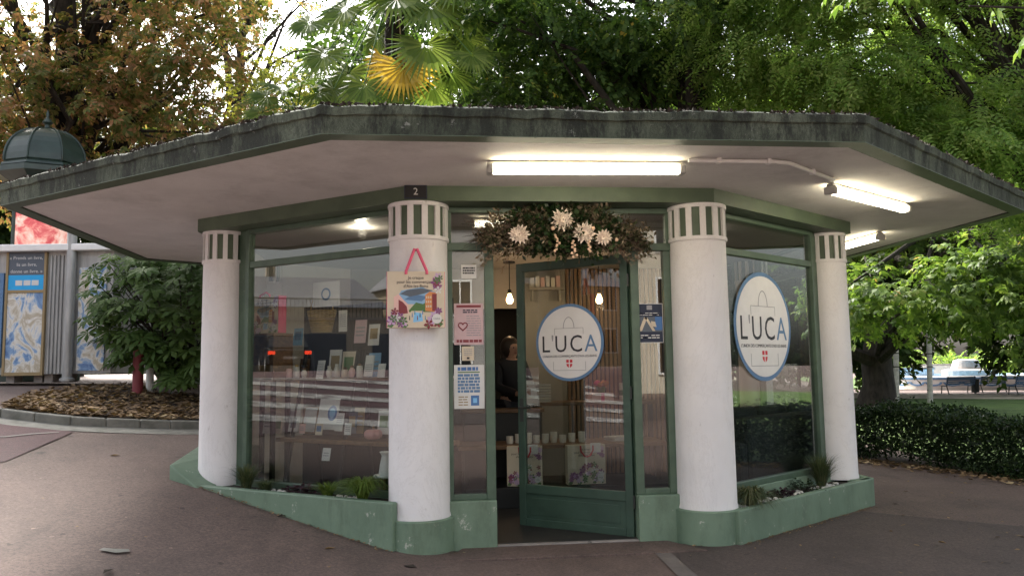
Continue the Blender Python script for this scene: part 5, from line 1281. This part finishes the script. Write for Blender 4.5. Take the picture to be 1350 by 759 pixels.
# ------------------------------------------------------------------ book kiosk and advertising column
bd = 11.6
def kp(px, py, d=bd): return P(px, py, d)
k0, k1 = kp(2, 503), kp(56, 503); kz = k0[2]
bkk = thing('book_kiosk', 'grey metal book exchange kiosk with painted panels and white flat roof', 'kiosk', tuple(k0))
ex = (k1-k0)/np.linalg.norm(k1-k0); rzk = math.atan2(ex[1], ex[0]); bkk.rotation_euler = (0, 0, rzk)
Wp = float(np.linalg.norm(k1-k0)); Hp = float(kp(30, 330)[2]-kz)
def zk(py): return float(kp(30, py)[2]-kz)
MB().box(-1.4, Wp+.95, .03, 1.3, .10, Hp).build('body', 'grey_metal', bkk)
fr_ = MB().box(0, .035, -.02, .03, .08, Hp).box(Wp-.035, Wp, -.02, .03, .08, Hp).box(.035, Wp-.035, -.018, .03, .08, .13).box(.035, Wp-.035, -.018, .03, zk(385), zk(381)); fr_.build('panel_frame', 'ochre', bkk, bevel=.004)
MB().box(.035, Wp-.035, -.004, .029, .13, zk(385)).build('painted_panel', 'blue_art', bkk)
MB().box(.035, Wp-.035, -.006, .029, zk(381), zk(361)).build('blue_board', 'cyan', bkk)
sb = MB().box(.035, Wp-.035, -.006, .029, zk(361), Hp-.01).build('text_board', 'slate', bkk)
for i, s in enumerate(('« Prends un livre,', 'lis un livre,', 'donne un livre. »')): text(s, .068, 'paper', sb, (Wp*.5+(0 if i else -.01), -.0075, Hp-.085-i*.098))
for k in range(3): MB().box(Wp*.24+k*Wp*.2, Wp*.41+k*Wp*.2, -.008, -.004, zk(375), zk(368)).build('print_line', 'paper', bkk)
for k in range(5): MB().tube([(Wp+.05+k*.055, .02, .1), (Wp+.05+k*.055, .02, Hp-.05)], .018, 8).build('rib', 'grey_metal', bkk, True)
MB().tube([(Wp+.38, -.06, 0), (Wp+.38, -.06, Hp+.32)], .065, 14).build('pole', 'grey_metal', bkk, True)
MB().lathe([(0, 0), (.1, 0), (.1, .03), (.066, .05)], 16, (Wp+.38, -.06, 0)).build('pole_foot', 'grey_metal', bkk, True)
MB().box(Wp+.47, Wp+.86, .0, .03, .14, zk(352)).build('painted_panel', 'blue_art', bkk)
MB().box(-1.45, Wp+1.0, -.12, 1.35, Hp, Hp+.1).build('roof', 'white_plastic', bkk, bevel=.015)
for x in (.0, .4, .55, .8, -.5): MB().box(x, x+.12, .1, .3, -.02, .1).build('foot', 'concrete', bkk)
MB().box(-1.3, -.03, -.01, .029, .2, Hp-.3).build('glass_panel', 'steel_blue', bkk)
ad = 14.6; c = P(57, 300, ad); gz_ = float(H(c[0], c[1]))
mc = thing('advertising_column', 'dark green domed advertising column with red lit poster', 'advertising column', (c[0], c[1], gz_))
zc = lambda py: float(P(57, py, ad)[2]-gz_)
rC = .5
MB().lathe([(0, 0), (.72, 0), (.72, .3), (rC+.03, .4), (rC, .5), (rC, zc(279))], 8).build('shaft', 'kiosk_green', mc)
z0 = zc(279)
MB().lathe([(rC, 0), (rC+.12, .03), (rC+.14, .12), (rC+.05, .16), (rC+.05, zc(246)-z0), (rC+.18, zc(240)-z0), (rC+.3, zc(234)-z0), (rC+.3, zc(227)-z0), (0, zc(225)-z0)], 8, (0, 0, z0)).build('cornice', 'kiosk_green', mc)
zd = zc(226); hd = zc(168)-zd; dm = MB()
prof = [(.70, 0), (.73, .02), (.72, .06), (.66, .10)]+[(.02+.66*math.sin(a)**.8, .12+(hd-.12)*math.cos(a)) for a in np.linspace(math.pi/2, .04, 10)]
dome = dm.lathe(prof, 8, (0, 0, zd)).build('dome', 'kiosk_green', mc)
for k in range(8):
    a = 2*math.pi*k/8; MB().tube([((r+.012)*math.cos(a), (r+.012)*math.sin(a), zd+z) for r, z in prof[3:]], .018, 6).build('rib', 'kiosk_green', dome, True)
zf = zc(170); MB().lathe([(0, 0), (.1, 0), (.12, .03), (.05, .07), (.04, .12), (.09, .16), (.06, .22), (.025, .26), (.03, .32), (.0, .42)], 14, (0, 0, zf)).build('finial', 'kiosk_green', mc, True)
an = math.atan2(CAM[1]-c[1], CAM[0]-c[0]); a0 = an-.95
pm2 = MB().lathe([(rC+.02, 0), (rC+.02, zc(281)-zc(345))], 16, (0, 0, zc(345)), an-1., an+1.); pm2.build('lit_poster', 'red_ad', mc, True)
pr = MB()
for s in (-1.02, 1.02): pr.tube([((rC+.02)*math.cos(an+s), (rC+.02)*math.sin(an+s), .5), ((rC+.02)*math.cos(an+s), (rC+.02)*math.sin(an+s), z0)], .04, 8)
pr.build('poster_frame', 'kiosk_green', mc, True)
# ------------------------------------------------------------------ hedge, benches, basin in the park
h0, h1 = ong(1130, 606), ong(1350, 634); hd_ = (h1-h0)[:2]/np.linalg.norm((h1-h0)[:2]); hn = np.array([-hd_[1], hd_[0]])
hs0 = h0[:2]-hd_*3.2; LH = 9.5
hg = thing('clipped_hedge', 'low dark clipped hedge along the park edge beside the shop', 'hedge', (hs0[0], hs0[1], 0))
g = np.random.default_rng(41); n = 60000
u = g.uniform(0, LH, n); v = g.uniform(0, .95, n); w = g.uniform(.03, .72, n)
face = g.integers(0, 4, n); v = np.where(face == 0, g.exponential(.07, n), v); v = np.where(face == 3, .2+g.uniform(0, .5, n), v); w = np.where((face == 1), .70-np.abs(g.normal(0, .06, n)), w); w = np.where(face == 2, w**.8, w)
w += .05*np.sin(u*2.1)+.03*np.sin(u*5.3+v*4)+g.normal(0, .02, n); v += .06*np.sin(u*3.1+w*3)
c_ = np.stack([hd_[0]*u+hn[0]*v, hd_[1]*u+hn[1]*v, np.maximum(w, .02)], -1)
d = g.normal(0, 1, (n, 3)); d /= np.linalg.norm(d, axis=1)[:, None]; s = np.cross(d, g.normal(0, 1, (n, 3))); s /= np.linalg.norm(s, axis=1)[:, None]
L = g.uniform(.03, .065, (n, 1)); V = np.stack([c_-d*L*.5, c_+s*L*.3, c_+d*L*.5, c_-s*L*.3], 1)
np_obj('foliage', V, 'hedge_leaves', hg)
mb = MB()
for k in range(60):
    a = g.uniform(.1, LH); x = hd_*a+hn*g.uniform(.3, .7); mb.tube([(*x, -.05), (*(x+g.normal(0, .08, 2)), .3), (*(x+g.normal(0, .18, 2)), .65)], [.015, .01, .004], 5)
mb.build('stems', 'bark', hg, kind='stuff')
V = []
for i in range(2600):
    a = random.uniform(0, LH+1); off = -abs(random.gauss(0, .22))+.12; x = hs0+hd_*a+hn*off; s = random.uniform(.02, .055); an_ = random.random()*6.28
    e1 = np.array([math.cos(an_), math.sin(an_), random.uniform(-.3, .3)])*s; e2 = np.array([-math.sin(an_), math.cos(an_), random.uniform(-.4, .4)])*s*.6; c3 = np.array([*x, H(*x)+random.uniform(.008, .03)]); V.append([c3-e1, c3-e2, c3+e1, c3+e2])
tag(np_obj('leaf_litter', np.array(V), 'litter'), 'fallen brown leaves along the foot of the hedge', 'leaf litter')
for px, py, lab in ((1182, 533, 'slim white trunk beside the thick chestnut trunk'), (1226, 531, 'slim white trunk standing alone on the lawn')):
    q = ong(px, py); t = thing('birch_trunk', lab, 'tree', tuple(q)); g2 = np.random.default_rng(int(px))
    dd = float((q-CAM)@FW); top = P(px-3, 300, dd)-q
    MB().tube([(0, 0, -.2), top*.3, top*.7, top], [.10, .095, .085, .06], 10).build('trunk', 'pale_bark', t, True)
    np_obj('crown', crown_arrays(clump_field(g2, top+np.array([0, 0, .8]), (1.6, 1.6, 1.2), 16, (.5, .8), .2), top, 'broad', 24, g2, 1.), 'chestnut_leaves', t)
    rg = MB()
    for z in (.5, 1.4, 1.9): rg.tube([top*(z/top[2])-np.array([0, 0, .02]), top*(z/top[2])+np.array([0, 0, .02])], .104, 10)
    rg.build('bark_ring', 'bark', t)
def bench(px, py, d, wpx, label, rz):
    q = P(px, py, d); q[2] = float(H(q[0], q[1]))+.02; t = thing('park_bench', label, 'bench', tuple(q), rz); w = wpx*d/FPX/2
    for k in range(4): MB().box(-w, w, -.05+.11*k, .04+.11*k, .42, .455).build('seat_slat', 'steel_blue', t)
    for k in range(4):
        MB().box(-w, w, -.13-.03*k, -.10-.03*k, .50+.105*k, .585+.105*k).build('back_slat', 'steel_blue', t)
    for x in (-w+.08, w-.08):
        MB().tube([(x, .36, 0), (x, .3, .42), (x, -.06, .42), (x, -.22, .92)], .028, 8).build('leg', 'dark_steel', t); MB().tube([(x, -.06, .42), (x, -.2, 0)], .028, 8).build('leg', 'dark_steel', t)
    return t
bench(1265, 518, 44, 44, 'dark bench with a litter bin at its end facing the basin', .1)
bench(1308, 517, 46, 40, 'dark bench between two others facing the basin', .1)
bench(1352, 521, 41, 40, 'dark bench nearest the hedge end facing the basin', .2)
q = P(1286, 519, 44.5); t = thing('litter_bin', 'dark litter bin standing between two benches', 'bin', (q[0], q[1], float(H(q[0], q[1]))+.02))
MB().lathe([(0, .05), (.2, .05), (.24, .75), (.2, .75), (.17, .12)], 14).build('drum', 'dark_steel', t); MB().lathe([(.26, .72), (.27, .75), (.26, .78), (.2, .78)], 14).build('rim', 'dark_steel', t); MB().box(-.05, .05, -.05, .05, 0, .06).build('foot', 'dark_steel', t)
ribbon('plaza', [P(1150, 500, 56)[:2], P(1380, 500, 52)[:2]], [P(1150, 480, 72)[:2], P(1400, 480, 70)[:2]], 'sand_path', .05, 20, 10)
q = P(1275, 505, 58); zq = float(H(q[0], q[1])); bs = thing('ornamental_basin', 'white fountain basin with scalloped blue mosaic rim in the park', 'fountain', (q[0], q[1], zq), -YAW)
MB().lathe([(0, .3), (5.6, .3), (5.6, 1.0), (6.0, 1.0), (6.05, .9), (6.0, .0)], 64).build('wall', 'sign_white', bs)
MB().lathe([(6.01, .74), (6.08, .76), (6.08, .9), (6.01, .92)], 64).build('blue_band', 'steel_blue', bs)
sc_ = MB().plate([(.55*math.cos(a), -.28*math.sin(a)) for a in np.linspace(0, math.pi, 9)]+[(-.4*math.cos(a)*1., -.17*math.sin(a)) for a in np.linspace(0, math.pi, 9)], -.03, .02).mesh('scallop'); sc_.materials.append(MATS['steel_blue'])
for k in range(34):
    a = 2*math.pi*k/34; shared('scallop', sc_, bs, (6.04*math.cos(a), 6.04*math.sin(a), .6), (0, 0, a+math.pi/2))
MB().lathe([(0, 0), (1.6, 0), (1.6, 1.3), (1.3, 1.4), (1.0, 1.4), (.8, 2.0), (.5, 2.1), (0, 2.1)], 24).build('pedestal', 'pale_concrete', bs)
MB().lathe([(0, .8), (5.6, .8)], 48).build('water', 'light_blue', bs)
for px, w_, h_, d, lab in ((1205, 1.4, 1.4, 63, 'white low wall block left of the fountain pedestal'), (1248, 2.6, 1.7, 66, 'long white wall behind the fountain')):
    q = P(px, 495, d); t = thing('park_wall', lab, 'wall', (q[0], q[1], float(H(q[0], q[1]))), -.1)
    MB().box(-w_, w_, -.3, .3, -.1, h_).build('wall', 'sign_white', t); MB().box(-w_-.1, w_+.1, -.38, .38, h_, h_+.15).build('coping', 'pale_concrete', t)
# ------------------------------------------------------------------ the street the windows mirror
def house(name, label, x, y, rz, w, d, h, wall, roofm, nx, nz, shop_=True):
    z = float(H(x, y)); t = thing(name, label, 'house', (x, y, z), rz)
    wl_ = MB().box(-w/2, w/2, -d/2, d/2, -.5, h).build('wall', wall, t)
    ov = .4; MB().add([(-w/2-ov, -d/2-ov, h), (w/2+ov, -d/2-ov, h), (w/2+ov, d/2+ov, h), (-w/2-ov, d/2+ov, h), (-w/2+1, 0, h+2.4), (w/2-1, 0, h+2.4)], [(0, 1, 5, 4), (1, 2, 5), (2, 3, 4, 5), (3, 0, 4), (3, 2, 1, 0)]).build('roof', roofm, t)
    MB().box(w*.2, w*.2+.6, .4, 1., h+.5, h+3.2).build('chimney', 'house_ochre', t)
    fm_ = MB().box(-.6, .6, -.08, .02, -.1, 0).box(-.6, -.5, -.06, .02, 0, 1.6).box(.5, .6, -.06, .02, 0, 1.6).box(-.6, .6, -.06, .02, 1.6, 1.7).box(-.03, .03, -.05, .02, 0, 1.6).mesh('window'); fm_.materials.append(MATS['paper'])
    pn = MB().box(-.5, .5, -.03, .01, 0, 1.6).mesh('pane'); pn.materials.append(MATS['car_glass'])
    for i in range(nx):
        for k in range(nz):
            o = shared('window', fm_, t, (-w/2+w*(i+.5)/nx, -d/2, 1+k*3.0)); shared('pane', pn, o)
    MB().box(-.55, .55, -d/2-.05, -d/2+.02, -.1, 2.2).build('door', 'wood', t, loc=(w*.02, 0, 0))
house('street_house', 'cream house with slate roof across the street to the left', -52, -6, R_(90), 9, 9, 4.0, 'house_cream', 'roof_slate', 5, 1)
house('street_house', 'ochre house beside the cream one across the street', -50, -17, R_(80), 10, 9, 5.6, 'house_ochre', 'roof_slate', 4, 2)
house('street_house', 'grey house facing the shop door from across the street', -6, -38, R_(180), 16, 9, 8.5, 'house_grey', 'roof_slate', 6, 2)
house('street_house', 'long cream house down the street facing the shop corner', 16, -37, R_(180), 18, 9, 9, 'house_cream', 'roof_tile', 7, 3)
house('street_house', 'ochre corner house opposite the kerb', -27, -36, R_(150), 13, 9, 9, 'house_ochre', 'roof_tile', 5, 3)
q = (-36., -.5); tz = float(H(*q)); tw_ = thing('terrace_wall', 'beige terrace wall topped by a dark railing up the street', 'wall', (-38., -3., tz), R_(90))
MB().box(-9, 9, -.3, .3, -.5, 2.6).build('wall', 'house_cream', tw_); MB().box(-9.1, 9.1, -.4, .4, 2.6, 2.75).build('coping', 'pale_concrete', tw_)
for x in (-6, -2, 2, 6): MB().box(-1.3, 1.3, -.34, -.28, -.2, 1.9).build('dark_opening', 'slate', tw_, loc=(x, 0, 0))  # dark slabs carry the shade of undercroft openings in their colour
rb = MB().box(-.02, .02, -.02, .02, 2.75, 3.7).mesh('baluster'); rb.materials.append(MATS['dark_steel'])
for k in range(90): shared('baluster', rb, tw_, (-8.9+k*.2, 0, 0))
MB().box(-9, 9, -.03, .03, 3.7, 3.76).build('handrail', 'dark_steel', tw_)
# parked car
cx, cyy = -31., -2.4; czz = float(H(cx, cyy)); cr = thing('parked_car', 'dark hatchback with lit red tail lights parked up the street', 'car', (cx, cyy, czz), 0)
sec = [(-2.0, .35, .75, .78), (-1.95, .3, .95, .84), (-1.2, .25, 1.0, .87), (-.5, .25, 1.02, .88), (.7, .25, 1.0, .88), (1.6, .25, .98, .87), (2.0, .3, .9, .82), (2.08, .38, .8, .76)]
mb = MB()
for x, zl, zh, hw in sec: mb.v += [(x, -hw, zl), (x, -hw*1.02, (zl+zh)/2), (x, -hw*.95, zh), (x, hw*.95, zh), (x, hw*1.02, (zl+zh)/2), (x, hw, zl)]
for i in range(len(sec)-1):
    for j in range(6): mb.f.append((i*6+j, i*6+(j+1) % 6, (i+1)*6+(j+1) % 6, (i+1)*6+j))
mb.f += [tuple(range(6)), tuple(range((len(sec)-1)*6, len(sec)*6))[::-1]]
mb.build('body', 'car_paint', cr, bevel=.03)
mb = MB(); cs = [(-.85, 1.0, .80, 1.0), (-.2, 1.44, .66, 1.0), (1.0, 1.46, .66, 1.0), (1.85, .98, .78, 1.0)]
for x, zh, hw, z0_ in cs: mb.v += [(x, -hw, zh), (x, hw, zh), (x, .82, .97), (x, -.82, .97)]
for i in range(3):
    for j in range(4): mb.f.append((i*4+j, i*4+(j+1) % 4, (i+1)*4+(j+1) % 4, (i+1)*4+j))
mb.f += [(0, 1, 2, 3), (15, 14, 13, 12)]
mb.build('cabin_glass', 'car_glass', cr); MB().box(-.15, 1.0, -.65, .65, 1.455, 1.49).build('roof_panel', 'car_paint', cr, bevel=.02)
for s in (-1, 1):
    MB().box(2.02, 2.1, s*.72-.14, s*.72+.14, .68, .82).build('tail_light', 'tail_light', cr, bevel=.02)
    MB().box(-2.03, -1.94, s*.6-.15, s*.6+.15, .62, .74).build('headlight', 'white_plastic', cr, bevel=.02)
    for x in (-1.3, 1.3):
        w_ = MB().tube([(x, s*.72, .32), (x, s*.9, .32)], .32, 20).build('wheel', 'tyre', cr); MB().tube([(x, s*.895, .32), (x, s*.905, .32)], .2, 16).build('rim', 'grey_metal', w_)
MB().box(2.085, 2.1, -.26, .26, .5, .6).build('number_plate', 'paper', cr)
